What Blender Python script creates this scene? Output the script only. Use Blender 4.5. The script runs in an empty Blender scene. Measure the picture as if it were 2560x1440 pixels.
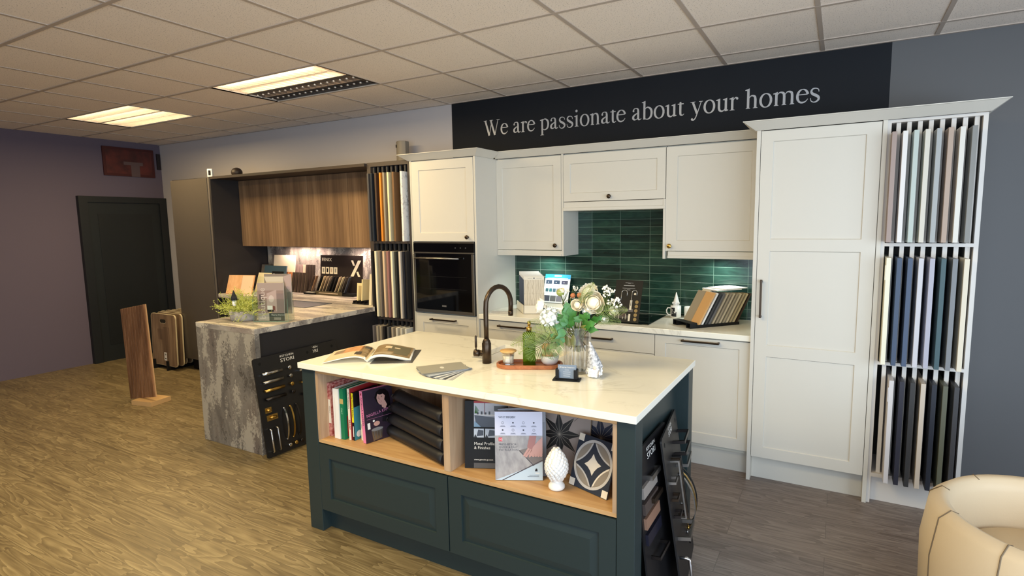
import bpy, math, random
from mathutils import Matrix, Vector
random.seed(7)
S = bpy.context.scene
COL = S.collection
PI = math.pi
def lin(c):
    return tuple((v/12.92 if v <= 0.04045 else ((v+0.055)/1.055)**2.4) for v in c)
def rgb(r, g, b):
    return lin((r/255, g/255, b/255))

# ------------------------------------------------------------------ camera
yaw, pitch, roll = .504524, .115224, -.012757
_f = Vector((-math.sin(yaw)*math.cos(pitch), math.cos(yaw)*math.cos(pitch), -math.sin(pitch)))
_r = Vector((math.cos(yaw), math.sin(yaw), 0)); _u = _r.cross(_f)
_r2 = math.cos(roll)*_r + math.sin(roll)*_u; _u2 = -math.sin(roll)*_r + math.cos(roll)*_u
cam_d = bpy.data.cameras.new('camera'); cam = bpy.data.objects.new('camera', cam_d); COL.objects.link(cam)
cam_d.sensor_fit = 'HORIZONTAL'; cam_d.sensor_width = 36
cam_d.lens = 1393.1/2560*36; cam_d.shift_x = -51/2560
cam_d.clip_start = .05
cam.matrix_world = Matrix(((_r2.x, _u2.x, -_f.x, 0), (_r2.y, _u2.y, -_f.y, 0), (_r2.z, _u2.z, -_f.z, 1.62), (0, 0, 0, 1)))
S.camera = cam

# ------------------------------------------------------------------ world, lights, exposure
w = bpy.data.worlds.new('world'); S.world = w; w.use_nodes = True
w.node_tree.nodes['Background'].inputs[0].default_value = (*rgb(205, 215, 235), 1)
w.node_tree.nodes['Background'].inputs[1].default_value = 0.6
S.view_settings.view_transform = 'Standard'; S.view_settings.look = 'None'
S.view_settings.gamma = 1; S.view_settings.use_curve_mapping = False
S.view_settings.exposure = 0.2
S.cycles.max_bounces = 8; S.cycles.diffuse_bounces = 6; S.cycles.glossy_bounces = 4
S.cycles.transmission_bounces = 8; S.cycles.transparent_max_bounces = 32
S.cycles.caustics_reflective = False; S.cycles.caustics_refractive = False
S.cycles.sample_clamp_indirect = 6
def area(name, loc, target, sx, sy, watts, col, spread=180):
    l = bpy.data.lights.new(name, 'AREA'); l.shape = 'RECTANGLE'; l.size = sx; l.size_y = sy
    l.energy = watts; l.color = col; l.spread = math.radians(spread)
    o = bpy.data.objects.new(name, l); COL.objects.link(o); o.location = loc
    d = Vector(target)-Vector(loc)
    o.rotation_euler = d.to_track_quat('-Z', 'Y').to_euler()
    return o
DAY = (0.72, 0.87, 1.0); WARM = (1.0, 0.75, 0.38); NEUT = (1.0, 0.80, 0.44)
# shop window in the right hand wall and in the street front behind the camera
area('window_daylight_side', (2.55, 0.4, 1.35), (-1.0, 3.2, .9), 4.2, 2.0, 120, DAY)
area('window_daylight_front', (-.2, -3.4, 1.3), (-1.2, 3.5, 1.9), 5.4, 2.2, 150, DAY)
# louvred ceiling lamps: the lit halves of the two in view, and the rest of the grid behind the camera
area('lamp_light_middle', (-3.74, 2.86, 2.60), (-3.74, 2.86, 0), 1.1, .25, 29, WARM)
area('lamp_light_left', (-6.14, 2.99, 2.60), (-6.14, 2.99, 0), 1.1, .5, 30, WARM)
area('lamp_light_near_left', (-3.74, .55, 2.66), (-3.74, .55, 0), 1.1, .55, 50, NEUT)
area('lamp_light_near', (-1.6, .9, 2.66), (-1.6, 1.2, 0), 1.1, .55, 42, (1.0, .79, .40))
# warm spots aimed at the cream cabinets and cool strips below them
def spot(name, loc, target, watts, col, ang, blend=.6, rad=.03):
    l = bpy.data.lights.new(name, 'SPOT'); l.energy = watts; l.color = col; l.spot_size = math.radians(ang)
    l.spot_blend = blend; l.shadow_soft_size = rad
    o = bpy.data.objects.new(name, l); COL.objects.link(o); o.location = loc
    o.rotation_euler = (Vector(target)-Vector(loc)).to_track_quat('-Z', 'Y').to_euler()
COOL = (0.86, 1.0, 0.97)
area('cabinet_light_left', (-2.12, 4.06, 1.35), (-2.12, 4.12, .9), .10, .06, 1.6, COOL, 150)
area('cabinet_light_right', (-.72, 4.06, 1.35), (-.72, 4.12, .9), .10, .06, 1.6, COOL, 150)
area('oak_cabinet_light_left', (-5.1, 4.07, 1.40), (-5.1, 4.14, .9), .55, .03, 4., (1, .74, .60), 160)
area('oak_cabinet_light_right', (-4.1, 4.07, 1.40), (-4.1, 4.14, .9), .55, .03, 4., (1, .74, .60), 160)

# ------------------------------------------------------------------ materials
_M = {}
def nodes(name):
    m = bpy.data.materials.new(name); m.use_nodes = True
    nt = m.node_tree; b = nt.nodes['Principled BSDF']
    return m, nt, b
def flat(name, c, rough=.5, metal=0., spec=.5, bump=0, bscale=60, trans=0, ior=1.45, coat=0, sheen=0):
    if name in _M: return _M[name]
    m, nt, b = nodes(name)
    b.inputs['Base Color'].default_value = (*rgb(*c), 1); b.inputs['Roughness'].default_value = rough
    b.inputs['Metallic'].default_value = metal; b.inputs['Specular IOR Level'].default_value = spec
    b.inputs['Transmission Weight'].default_value = trans; b.inputs['IOR'].default_value = ior
    b.inputs['Coat Weight'].default_value = coat
    b.inputs['Sheen Weight'].default_value = sheen
    if bump:
        tc = nt.nodes.new('ShaderNodeTexCoord'); n = nt.nodes.new('ShaderNodeTexNoise'); n.inputs['Scale'].default_value = bscale
        n.inputs['Detail'].default_value = 3
        bp = nt.nodes.new('ShaderNodeBump'); bp.inputs['Strength'].default_value = bump; bp.inputs['Distance'].default_value = .002
        nt.links.new(tc.outputs['Object'], n.inputs['Vector']); nt.links.new(n.outputs[0], bp.inputs['Height'])
        nt.links.new(bp.outputs[0], b.inputs['Normal'])
    _M[name] = m
    return m
def emit(name, c, s):
    if name in _M: return _M[name]
    m, nt, b = nodes(name); b.inputs['Base Color'].default_value = (*rgb(*c), 1)
    b.inputs['Emission Color'].default_value = (*rgb(*c), 1); b.inputs['Emission Strength'].default_value = s
    _M[name] = m; return m
def N(nt, t, **kw):
    n = nt.nodes.new(t)
    for k, v in kw.items():
        if k in n.inputs: n.inputs[k].default_value = v
        else: setattr(n, k, v)
    return n
def ramp(nt, stops, src, interp='LINEAR'):
    r = nt.nodes.new('ShaderNodeValToRGB'); cr = r.color_ramp; cr.interpolation = interp
    while len(cr.elements) < len(stops): cr.elements.new(.5)
    for e, (p, c) in zip(cr.elements, stops): e.position = p; e.color = (*c, 1) if len(c) == 3 else c
    nt.links.new(src, r.inputs[0]); return r
def coords(nt, scale=(1, 1, 1), rot=(0, 0, 0), loc=(0, 0, 0)):
    tc = nt.nodes.new('ShaderNodeTexCoord'); mp = nt.nodes.new('ShaderNodeMapping')
    mp.inputs['Scale'].default_value = scale; mp.inputs['Rotation'].default_value = rot; mp.inputs['Location'].default_value = loc
    nt.links.new(tc.outputs['Object'], mp.inputs['Vector']); return mp.outputs[0]
def mix(nt, a, b, fac, mode='MIX'):
    m = nt.nodes.new('ShaderNodeMix'); m.data_type = 'RGBA'; m.blend_type = mode
    for sock, v in ((m.inputs[6], a), (m.inputs[7], b), (m.inputs[0], fac)):
        if hasattr(v, 'links') or isinstance(v, bpy.types.NodeSocket): nt.links.new(v, sock)
        elif isinstance(v, tuple): sock.default_value = (*v, 1) if len(v) == 3 else v
        else: sock.default_value = v
    return m.outputs[2]
def math_(nt, op, a, b=None):
    m = nt.nodes.new('ShaderNodeMath'); m.operation = op
    for i, v in enumerate((a, b)):
        if v is None: continue
        if isinstance(v, bpy.types.NodeSocket): nt.links.new(v, m.inputs[i])
        else: m.inputs[i].default_value = v
    return m.outputs[0]
def bumpn(nt, b, h, strength=.3, dist=.002):
    bp = N(nt, 'ShaderNodeBump'); bp.inputs['Strength'].default_value = strength; bp.inputs['Distance'].default_value = dist
    nt.links.new(h, bp.inputs['Height']); nt.links.new(bp.outputs[0], b.inputs['Normal'])

def wood(name, c1, c2, c3, along='z', scale=1., rough=.5, fine=1.):
    """grain stretched along one axis"""
    if name in _M: return _M[name]
    m, nt, b = nodes(name)
    sc = {'x': (1.1, 11, 11), 'y': (11, 1.1, 11), 'z': (11, 11, 1.1)}[along]
    v = coords(nt, tuple(s*scale for s in sc))
    n1 = N(nt, 'ShaderNodeTexNoise', Scale=1.0, Detail=6., Roughness=.55, Distortion=.9)
    nt.links.new(v, n1.inputs['Vector'])
    v2 = coords(nt, tuple(s*scale*6*fine if s > 2 else s*scale*2 for s in sc))
    n2 = N(nt, 'ShaderNodeTexNoise', Scale=1.0, Detail=4., Roughness=.6); nt.links.new(v2, n2.inputs['Vector'])
    f = math_(nt, 'ADD', math_(nt, 'MULTIPLY', n1.outputs[0], .72), math_(nt, 'MULTIPLY', n2.outputs[0], .28))
    r = ramp(nt, [(.34, rgb(*c1)), (.5, rgb(*c2)), (.64, rgb(*c3))], f)
    nt.links.new(r.outputs[0], b.inputs['Base Color']); b.inputs['Roughness'].default_value = rough
    bumpn(nt, b, n2.outputs[0], .12, .001)
    _M[name] = m; return m

def floor_mat(name, dark, mid, light):
    m, nt, b = nodes(name)
    v = coords(nt)
    br = N(nt, 'ShaderNodeTexBrick'); br.offset = .37; br.squash = 1
    for k, val in (('Scale', 1.), ('Mortar Size', .0012), ('Mortar Smooth', .1), ('Bias', 0.), ('Brick Width', 1.22), ('Row Height', .18)): br.inputs[k].default_value = val
    br.inputs['Color1'].default_value = (.2, .2, .2, 1); br.inputs['Color2'].default_value = (.9, .9, .9, 1); br.inputs['Mortar'].default_value = (.5, .5, .5, 1)
    nt.links.new(v, br.inputs['Vector'])
    # each plank gets its own stretch of grain
    off = N(nt, 'ShaderNodeVectorMath', operation='MULTIPLY'); off.inputs[1].default_value = (7, 13, 5); nt.links.new(br.outputs['Color'], off.inputs[0])
    ad = N(nt, 'ShaderNodeVectorMath', operation='ADD'); nt.links.new(v, ad.inputs[0]); nt.links.new(off.outputs[0], ad.inputs[1])
    mp = N(nt, 'ShaderNodeMapping'); mp.inputs['Scale'].default_value = (1.3, 11, 1); nt.links.new(ad.outputs[0], mp.inputs['Vector'])
    n1 = N(nt, 'ShaderNodeTexNoise', Scale=1., Detail=2.5, Roughness=.5, Distortion=.35); nt.links.new(mp.outputs[0], n1.inputs['Vector'])
    rings = math_(nt, 'FRACT', math_(nt, 'MULTIPLY', n1.outputs[0], 11.))
    mp2 = N(nt, 'ShaderNodeMapping'); mp2.inputs['Scale'].default_value = (4, 90, 1); nt.links.new(ad.outputs[0], mp2.inputs['Vector'])
    n2 = N(nt, 'ShaderNodeTexNoise', Scale=1., Detail=4., Roughness=.6); nt.links.new(mp2.outputs[0], n2.inputs['Vector'])
    big = N(nt, 'ShaderNodeTexNoise', Scale=.9, Detail=2.); nt.links.new(mp.outputs[0], big.inputs['Vector'])
    f = math_(nt, 'ADD', math_(nt, 'MULTIPLY', rings, .22), math_(nt, 'ADD', math_(nt, 'MULTIPLY', n2.outputs[0], .42), math_(nt, 'MULTIPLY', big.outputs[0], .36)))
    r = ramp(nt, [(.32, rgb(*dark)), (.52, rgb(*mid)), (.72, rgb(*light))], f)
    c = mix(nt, r.outputs[0], br.outputs['Color'], .07, 'OVERLAY')
    c = mix(nt, c, rgb(*[x*.55 for x in dark]), math_(nt, 'MULTIPLY', br.outputs['Fac'], .55))
    nt.links.new(c, b.inputs['Base Color'])
    rr = math_(nt, 'ADD', .34, math_(nt, 'MULTIPLY', n2.outputs[0], .16)); nt.links.new(rr, b.inputs['Roughness'])
    bumpn(nt, b, f, .12, .001)
    return m
def marble(name, base, vein, amount=.5, scale=1., rough=.18):
    if name in _M: return _M[name]
    m, nt, b = nodes(name); v = coords(nt, (scale, scale*1.5, scale), (0, 0, .5))
    n = N(nt, 'ShaderNodeTexNoise', Scale=1.7, Detail=5., Roughness=.55, Distortion=1.6); nt.links.new(v, n.inputs['Vector'])
    d = math_(nt, 'ABSOLUTE', math_(nt, 'SUBTRACT', n.outputs[0], .5))
    r = ramp(nt, [(0., (1, 1, 1)), (.010, (.35, .35, .35)), (.035, (0, 0, 0))], d)
    n2 = N(nt, 'ShaderNodeTexNoise', Scale=2.1, Detail=2.); nt.links.new(v, n2.inputs['Vector'])
    r2 = ramp(nt, [(.42, (0, 0, 0)), (.62, (1, 1, 1))], n2.outputs[0])
    fac = math_(nt, 'MULTIPLY', math_(nt, 'MULTIPLY', r.outputs[0], r2.outputs[0]), amount)
    c = mix(nt, rgb(*base), rgb(*vein), fac); nt.links.new(c, b.inputs['Base Color']); b.inputs['Roughness'].default_value = rough
    _M[name] = m; return m
def concrete(name, along=(1, 1, .35), tone=1., contrast=1., rough=.5):
    if name in _M: return _M[name]
    m, nt, b = nodes(name); v = coords(nt, along)
    n = N(nt, 'ShaderNodeTexNoise', Scale=5.5, Detail=3., Roughness=.5, Distortion=.6); nt.links.new(v, n.inputs['Vector'])
    T = lambda a: tuple(rgb(*[min(255, x*tone) for x in a]))
    r = ramp(nt, [(.36, T((92, 88, 86))), (.5, T((122, 117, 112))), (.66, T((104, 96, 92)))], n.outputs[0])
    n2 = N(nt, 'ShaderNodeTexNoise', Scale=8., Detail=2., Roughness=.5); nt.links.new(v, n2.inputs['Vector'])
    n3 = N(nt, 'ShaderNodeTexNoise', Scale=70., Detail=5., Roughness=.75); nt.links.new(coords(nt, tuple(.6+.4*a for a in along)), n3.inputs['Vector'])
    k = math_(nt, 'ADD', math_(nt, 'MULTIPLY', n2.outputs[0], .62), math_(nt, 'MULTIPLY', n3.outputs[0], .38))
    fl = ramp(nt, [(.515, (0, 0, 0)), (.545, (1, 1, 1))], k)
    c = mix(nt, r.outputs[0], T((166, 160, 150)), math_(nt, 'MULTIPLY', fl.outputs[0], .8*contrast))
    fd = ramp(nt, [(.395, (1, 1, 1)), (.43, (0, 0, 0))], k)
    c = mix(nt, c, T((66, 62, 60)), math_(nt, 'MULTIPLY', fd.outputs[0], .8*contrast))
    nt.links.new(c, b.inputs['Base Color']); b.inputs['Roughness'].default_value = rough
    bumpn(nt, b, n3.outputs[0], .1, .001)
    _M[name] = m; return m
def tile_mat():
    m, nt, b = nodes('green_gloss_tile')
    tc = nt.nodes.new('ShaderNodeTexCoord'); sep = N(nt, 'ShaderNodeSeparateXYZ'); nt.links.new(tc.outputs['Object'], sep.inputs[0])
    cb = N(nt, 'ShaderNodeCombineXYZ')
    nt.links.new(math_(nt, 'ADD', sep.outputs[0], 1.475+.2385*40), cb.inputs[0]); nt.links.new(math_(nt, 'ADD', sep.outputs[2], -1.439+.0592*30), cb.inputs[1])
    br = N(nt, 'ShaderNodeTexBrick'); br.offset = 0; br.squash = 1
    for k, val in (('Scale', 1.), ('Mortar Size', .0014), ('Mortar Smooth', .1), ('Bias', 0.), ('Brick Width', .2385), ('Row Height', .0592)): br.inputs[k].default_value = val
    br.inputs['Color1'].default_value = (*rgb(22, 42, 38), 1); br.inputs['Color2'].default_value = (*rgb(40, 68, 58), 1); br.inputs['Mortar'].default_value = (*rgb(120, 142, 126), 1)
    nt.links.new(cb.outputs[0], br.inputs['Vector'])
    mp = N(nt, 'ShaderNodeMapping'); mp.inputs['Scale'].default_value = (5, 22, 1); nt.links.new(cb.outputs[0], mp.inputs['Vector'])
    n = N(nt, 'ShaderNodeTexNoise', Scale=1., Detail=6., Roughness=.6, Distortion=1.2); nt.links.new(mp.outputs[0], n.inputs['Vector'])
    r = ramp(nt, [(.35, (.25, .27, .27)), (.5, (.5, .5, .5)), (.72, (.78, .8, .7))], n.outputs[0])
    c = mix(nt, br.outputs['Color'], r.outputs[0], .75, 'OVERLAY')
    c = mix(nt, c, rgb(108, 130, 116), br.outputs['Fac'])
    nt.links.new(c, b.inputs['Base Color']); b.inputs['Roughness'].default_value = .16
    h = math_(nt, 'SUBTRACT', math_(nt, 'MULTIPLY', n.outputs[0], .6), br.outputs['Fac'])
    bumpn(nt, b, h, .5, .0015)
    return m
def ceiling_mat():
    m, nt, b = nodes('ceiling_tile')
    v = coords(nt)
    n = N(nt, 'ShaderNodeTexNoise', Scale=150., Detail=2.); nt.links.new(v, n.inputs['Vector'])
    r = ramp(nt, [(.30, rgb(176, 164, 154)), (.40, rgb(246, 234, 222))], n.outputs[0])
    nt.links.new(r.outputs[0], b.inputs['Base Color']); b.inputs['Roughness'].default_value = .95
    bumpn(nt, b, n.outputs[0], .4, .003); return m
def rough_flat(name, c, c2, scale, rough=.8, stretch=(1, 1, 1), bump=.2):
    if name in _M: return _M[name]
    m, nt, b = nodes(name); v = coords(nt, stretch)
    n = N(nt, 'ShaderNodeTexNoise', Scale=float(scale), Detail=4.); nt.links.new(v, n.inputs['Vector'])
    r = ramp(nt, [(.35, rgb(*c)), (.65, rgb(*c2))], n.outputs[0]); nt.links.new(r.outputs[0], b.inputs['Base Color'])
    b.inputs['Roughness'].default_value = rough; bumpn(nt, b, n.outputs[0], bump, .002)
    _M[name] = m; return m

CREAM = flat('cream_paint', (208, 204, 195), .42, bump=.05, bscale=300)
CREAMD = flat('cream_carcass', (198, 196, 185), .5)
ISLE = flat('deep_green_paint', (37, 50, 52), .42, bump=.05, bscale=300)
OAK = wood('light_oak', (160, 120, 76), (182, 142, 96), (200, 162, 114), 'x', 1.2, .5)
OAKZ = wood('light_oak_upright', (150, 120, 92), (172, 142, 112), (190, 162, 132), 'z', 1.2, .5)
WORK = marble('white_veined_quartz', (238, 235, 224), (172, 166, 154), .38)
NAVY = flat('navy_wall_paint', (18, 22, 29), .65, spec=.3)
WALLM = flat('grey_wall_paint', (188, 182, 182), .8, bump=.1, bscale=200)
BLACKP = flat('black_satin', (18, 18, 20), .5, spec=.3)
DARK = flat('graphite_matt', (36, 35, 39), .45)
DARK2 = flat('graphite_side', (38, 35, 36), .5)
BRONZE = flat('dark_bronze', (74, 62, 52), .34, .85)
CHROME = flat('polished_chrome', (205, 205, 208), .12, 1)
STEEL = flat('brushed_steel', (160, 158, 156), .32, 1)
BRASS = flat('satin_brass', (190, 155, 85), .28, 1)
GUN = flat('gunmetal', (62, 58, 58), .35, .9)
GLASSK = flat('black_glass', (6, 6, 8), .05, spec=.6)
WHITE = flat('white_paint', (232, 230, 226), .5)
PAPER = flat('white_paper', (225, 222, 218), .6)
CONC = concrete('concrete_laminate')
CONC_LIT = concrete('concrete_worktop', (.3, 1.5, 1), 1.35, .8, .28)  # same laminate, lightened in colour to carry the warm light on the top
GLASS = flat('clear_glass', (250, 252, 250), .03, trans=1., ior=1.3)
ACRYL = flat('clear_acrylic', (222, 240, 234), .04, trans=1., ior=1.12)

# ------------------------------------------------------------------ mesh helpers
ROOTM = {}
def root_matrix(o):
    while o is not None:
        if o.name in ROOTM: return ROOTM[o.name]
        o = o.parent
    return Matrix()
def tag(o, label=None, cat=None, group=None, kind=None):
    for k, v in (('label', label), ('category', cat), ('group', group), ('kind', kind)):
        if v: o[k] = v
    return o
def thing(name, label, cat, loc=(0, 0, 0), rz=0, group=None):
    o = bpy.data.objects.new(name, None); COL.objects.link(o); o.empty_display_size = .05
    M = Matrix.Translation(loc) @ Matrix.Rotation(rz, 4, 'Z'); o.location = loc; o.rotation_euler = (0, 0, rz)
    ROOTM[o.name] = M
    return tag(o, label, cat, group)
def dup(root, loc, rz=None, label=None, group=None):
    def cp(o, par):
        c = o.copy(); COL.objects.link(c)
        if par: c.parent = par
        for ch in kids.get(o.name, []): cp(ch, c)
        return c
    kids = {}
    for o in COL.objects:
        if o.parent: kids.setdefault(o.parent.name, []).append(o)
    r = cp(root, None); r.location = loc
    if rz is not None: r.rotation_euler = (0, 0, rz)
    ROOTM[r.name] = Matrix.Translation(loc) @ Matrix.Rotation(rz or 0, 4, 'Z')
    if label: r['label'] = label
    if group: r['group'] = group
    return r
def RX(a): return Matrix.Rotation(a, 4, 'X')
def RY(a): return Matrix.Rotation(a, 4, 'Y')
def RZ(a): return Matrix.Rotation(a, 4, 'Z')
def TR(*p): return Matrix.Translation(p)
def frame(o, right, up):
    """local x = right, y = up, z = out of the sheet"""
    r = Vector(right).normalized(); u = Vector(up); u = (u - r*u.dot(r)).normalized(); n = r.cross(u)
    return Matrix(((r.x, u.x, n.x, o[0]), (r.y, u.y, n.y, o[1]), (r.z, u.z, n.z, o[2]), (0, 0, 0, 1)))
class MB:
    def __init__(s, T=None): s.v = []; s.f = []; s.m = []; s.sm = []; s.mats = []; s.T = T or Matrix()
    def mi(s, mat):
        if mat not in s.mats: s.mats.append(mat)
        return s.mats.index(mat)
    def add(s, vs, fs, mat, smooth=False):
        b = len(s.v); s.v += [s.T @ Vector(p) for p in vs]; k = s.mi(mat)
        for f in fs: s.f.append([b+i for i in f]); s.m.append(k); s.sm.append(smooth)
        return s
    def box(s, x0, x1, y0, y1, z0, z1, mat):
        if x0 > x1: x0, x1 = x1, x0
        if y0 > y1: y0, y1 = y1, y0
        if z0 > z1: z0, z1 = z1, z0
        v = [(x, y, z) for x in (x0, x1) for y in (y0, y1) for z in (z0, z1)]
        return s.add(v, [(0, 1, 3, 2), (4, 6, 7, 5), (0, 4, 5, 1), (2, 3, 7, 6), (0, 2, 6, 4), (1, 5, 7, 3)], mat)
    def rect(s, x0, x1, y0, y1, z, mat):
        return s.add([(x0, y0, z), (x1, y0, z), (x1, y1, z), (x0, y1, z)], [(0, 1, 2, 3)], mat)
    def poly(s, pts, z, mat):
        return s.add([(p[0], p[1], z) for p in pts], [tuple(range(len(pts)))], mat)
    def disc(s, cx, cy, r, z, mat, n=20, ry=None, a0=0):
        ry = ry or r
        return s.poly([(cx+r*math.cos(2*PI*i/n+a0), cy+ry*math.sin(2*PI*i/n+a0)) for i in range(n)], z, mat)
    def ring(s, cx, cy, r0, r1, z, mat, a0=0, a1=2*PI, n=40):
        v = []
        for i in range(n+1):
            a = a0+(a1-a0)*i/n
            v += [(cx+r0*math.cos(a), cy+r0*math.sin(a), z), (cx+r1*math.cos(a), cy+r1*math.sin(a), z)]
        return s.add(v, [(2*i, 2*i+1, 2*i+3, 2*i+2) for i in range(n)], mat)
    def prism(s, pts, z0, z1, mat, smooth=False):
        n = len(pts); v = [(p[0], p[1], z0) for p in pts]+[(p[0], p[1], z1) for p in pts]
        a = sum(pts[i][0]*pts[(i+1) % n][1]-pts[(i+1) % n][0]*pts[i][1] for i in range(n))
        f = [(i, (i+1) % n, n+(i+1) % n, n+i) for i in range(n)]+[tuple(range(n-1, -1, -1)), tuple(range(n, 2*n))]
        if (a < 0) != (z1 < z0): f = [tuple(reversed(q)) for q in f]
        k = len(s.f); s.add(v, f, mat, smooth); s.sm[-1] = s.sm[-2] = False
        return s
    def loft(s, rings, mat, caps=True, smooth=True, closed=True):
        n = len(rings[0]); v = [p for r in rings for p in r]; f = []
        for j in range(len(rings)-1):
            for i in range(n if closed else n-1):
                f.append((j*n+i, j*n+(i+1) % n, (j+1)*n+(i+1) % n, (j+1)*n+i))
        s.add(v, f, mat, smooth)
        if caps and closed:
            b = len(s.v)-len(v); k = s.mi(mat)
            s.f.append([b+i for i in range(n-1, -1, -1)]); s.m.append(k); s.sm.append(False)
            s.f.append([b+(len(rings)-1)*n+i for i in range(n)]); s.m.append(k); s.sm.append(False)
        return s
    def lathe(s, prof, mat, c=(0, 0, 0), n=32, caps=True, smooth=True, sx=1, sy=1):
        rings = [[(c[0]+r*sx*math.cos(2*PI*i/n), c[1]+r*sy*math.sin(2*PI*i/n), c[2]+z) for i in range(n)] for r, z in prof]
        return s.loft(rings, mat, caps, smooth)
    def tube(s, path, r, mat, n=10, caps=True, flat=None):
        P = [Vector(p) for p in path]; R = r if isinstance(r, (list, tuple)) else [r]*len(P); rings = []; ref = None
        for i, p in enumerate(P):
            t = (P[min(i+1, len(P)-1)]-P[max(i-1, 0)]).normalized()
            if ref is None: ref = t.orthogonal().normalized()
            ref = (ref-t*ref.dot(t)).normalized(); b = t.cross(ref)
            rings.append([tuple(p+ref*R[i]*math.cos(2*PI*k/n)+b*R[i]*math.sin(2*PI*k/n)) for k in range(n)])
        return s.loft(rings, mat, caps)
    def ball(s, c, r, mat, n=12, sz=1., sx=1., sy=1.):
        m = max(4, n//2+1)
        prof = [(max(1e-5, r*math.sin(PI*i/m)), -r*sz*math.cos(PI*i/m)) for i in range(m+1)]
        return s.lathe(prof, mat, c, n, False, True, sx, sy)
    def text(s, t, x, y, size, mat, z=.0006, align='LEFT', sx=1., sh=0., bold=False, rot=0.):
        vs, fs, wd = text_mesh(t)
        o = {'LEFT': 0, 'CENTER': -wd/2, 'RIGHT': -wd}[align]
        k = [((o+a)*size*sx+sh*b*size, b*size) for a, b in vs]
        cr, sr = math.cos(rot), math.sin(rot)
        s.add([(x+a*cr-b*sr, y+a*sr+b*cr, z) for a, b in k], fs, mat)
        if bold: s.add([(x+(a+size*.035)*cr-b*sr, y+(a+size*.035)*sr+b*cr, z+.00005) for a, b in k], fs, mat)
        return s
    def build(s, name, parent=None, bevel=0, at=None, seg=2, auto=False):
        if parent is not None: I = root_matrix(parent).inverted()
        elif at is not None: I = Matrix.Translation(at).inverted()
        else: I = Matrix()
        me = bpy.data.meshes.new(name); me.from_pydata([tuple(I @ p) for p in s.v], [], s.f)
        for m in s.mats: me.materials.append(m)
        me.polygons.foreach_set('material_index', s.m); me.polygons.foreach_set('use_smooth', s.sm); me.update()
        o = bpy.data.objects.new(name, me); COL.objects.link(o)
        if parent is not None: o.parent = parent
        elif at is not None: o.location = at; ROOTM[o.name] = Matrix.Translation(at)
        if bevel:
            bv = o.modifiers.new('bevel', 'BEVEL'); bv.width = bevel; bv.segments = seg; bv.limit_method = 'ANGLE'; bv.angle_limit = math.radians(40)
        return o
_TX = {}
def text_mesh(t):
    if t in _TX: return _TX[t]
    c = bpy.data.curves.new('tx', 'FONT'); c.body = t; c.size = 1; c.resolution_u = 2; c.fill_mode = 'FRONT'
    o = bpy.data.objects.new('tx', c); COL.objects.link(o)
    dg = bpy.context.evaluated_depsgraph_get(); dg.update()
    me = o.evaluated_get(dg).to_mesh()
    vs = [(v.co.x, v.co.y) for v in me.vertices]; fs = [tuple(p.vertices) for p in me.polygons]
    if me.polygons and me.polygons[0].normal.z < 0: fs = [tuple(reversed(f)) for f in fs]
    o.evaluated_get(dg).to_mesh_clear(); COL.objects.unlink(o); bpy.data.objects.remove(o); bpy.data.curves.remove(c)
    wd = max([v[0] for v in vs] or [0]); _TX[t] = (vs, fs, wd); return _TX[t]
for _t in ('KITCHEN', 'STORI', 'FENIX', 'WHY', 'RIGID?', 'PRESS-FIT', 'FOR', 'QUICK & EASY', 'INSTALLATION', 'SG', 'Metal Profiles', '& Finishes',
           'www.genesis-gs.com', 'NIGELLA EXPRESS', 'ITALY', 'BREAD', 'Paul Hollywood\'s', "The Doctor's Kitchen", 'FAMILY', 'Osprey Interiors', 'boutique', 'HOTPOINT'):
    text_mesh(_t)
def struct(name, mb, **k):
    o = mb.build(name, **k); o['kind'] = 'structure'; return o

# ------------------------------------------------------------------ room shell
XL, XR, YB, YF, ZC = -7.87, 2.6, 4.19, -3.5, 2.70
FLOORA = floor_mat('oak_planks_lamplit', (90, 76, 52), (118, 103, 73), (150, 134, 100))
FLOORB = floor_mat('oak_planks_daylit', (98, 86, 80), (124, 112, 106), (146, 134, 126))  # two zones mainly put warm lamp light and cool daylight into the plank colour
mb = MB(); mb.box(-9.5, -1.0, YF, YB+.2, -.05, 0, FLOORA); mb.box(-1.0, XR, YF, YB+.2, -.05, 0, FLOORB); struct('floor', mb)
mb = MB(); mb.box(-9.5, XR+.1, YB, YB+.12, 0, ZC+.1, WALLM); struct('wall_back', mb)
WALLD = flat('mauve_wall_dimmed', (96, 86, 100), .8, bump=.1, bscale=200)  # mauve wall, its colour darkened to carry the dim end of the room
mb = MB(); mb.box(XL-.12, XL, YF, YB, 0, ZC+.1, WALLD); struct('wall_left', mb)
mb = MB(); mb.box(XR, XR+.1, YF, YB, 0, .3, WALLM); mb.box(XR, XR+.1, 2.6, YB, .3, ZC, WALLM); mb.box(XR, XR+.1, YF, 2.6, 2.4, ZC+.1, WALLM); struct('wall_right', mb)
mb = MB(); mb.box(-9, -1.6, YF-.1, YF, 0, ZC+.1, WALLM); mb.box(-1.6, XR, YF-.1, YF, 0, .25, WALLM); mb.box(-1.6, XR, YF-.1, YF, 2.55, ZC+.1, WALLM); struct('wall_front', mb)
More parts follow.
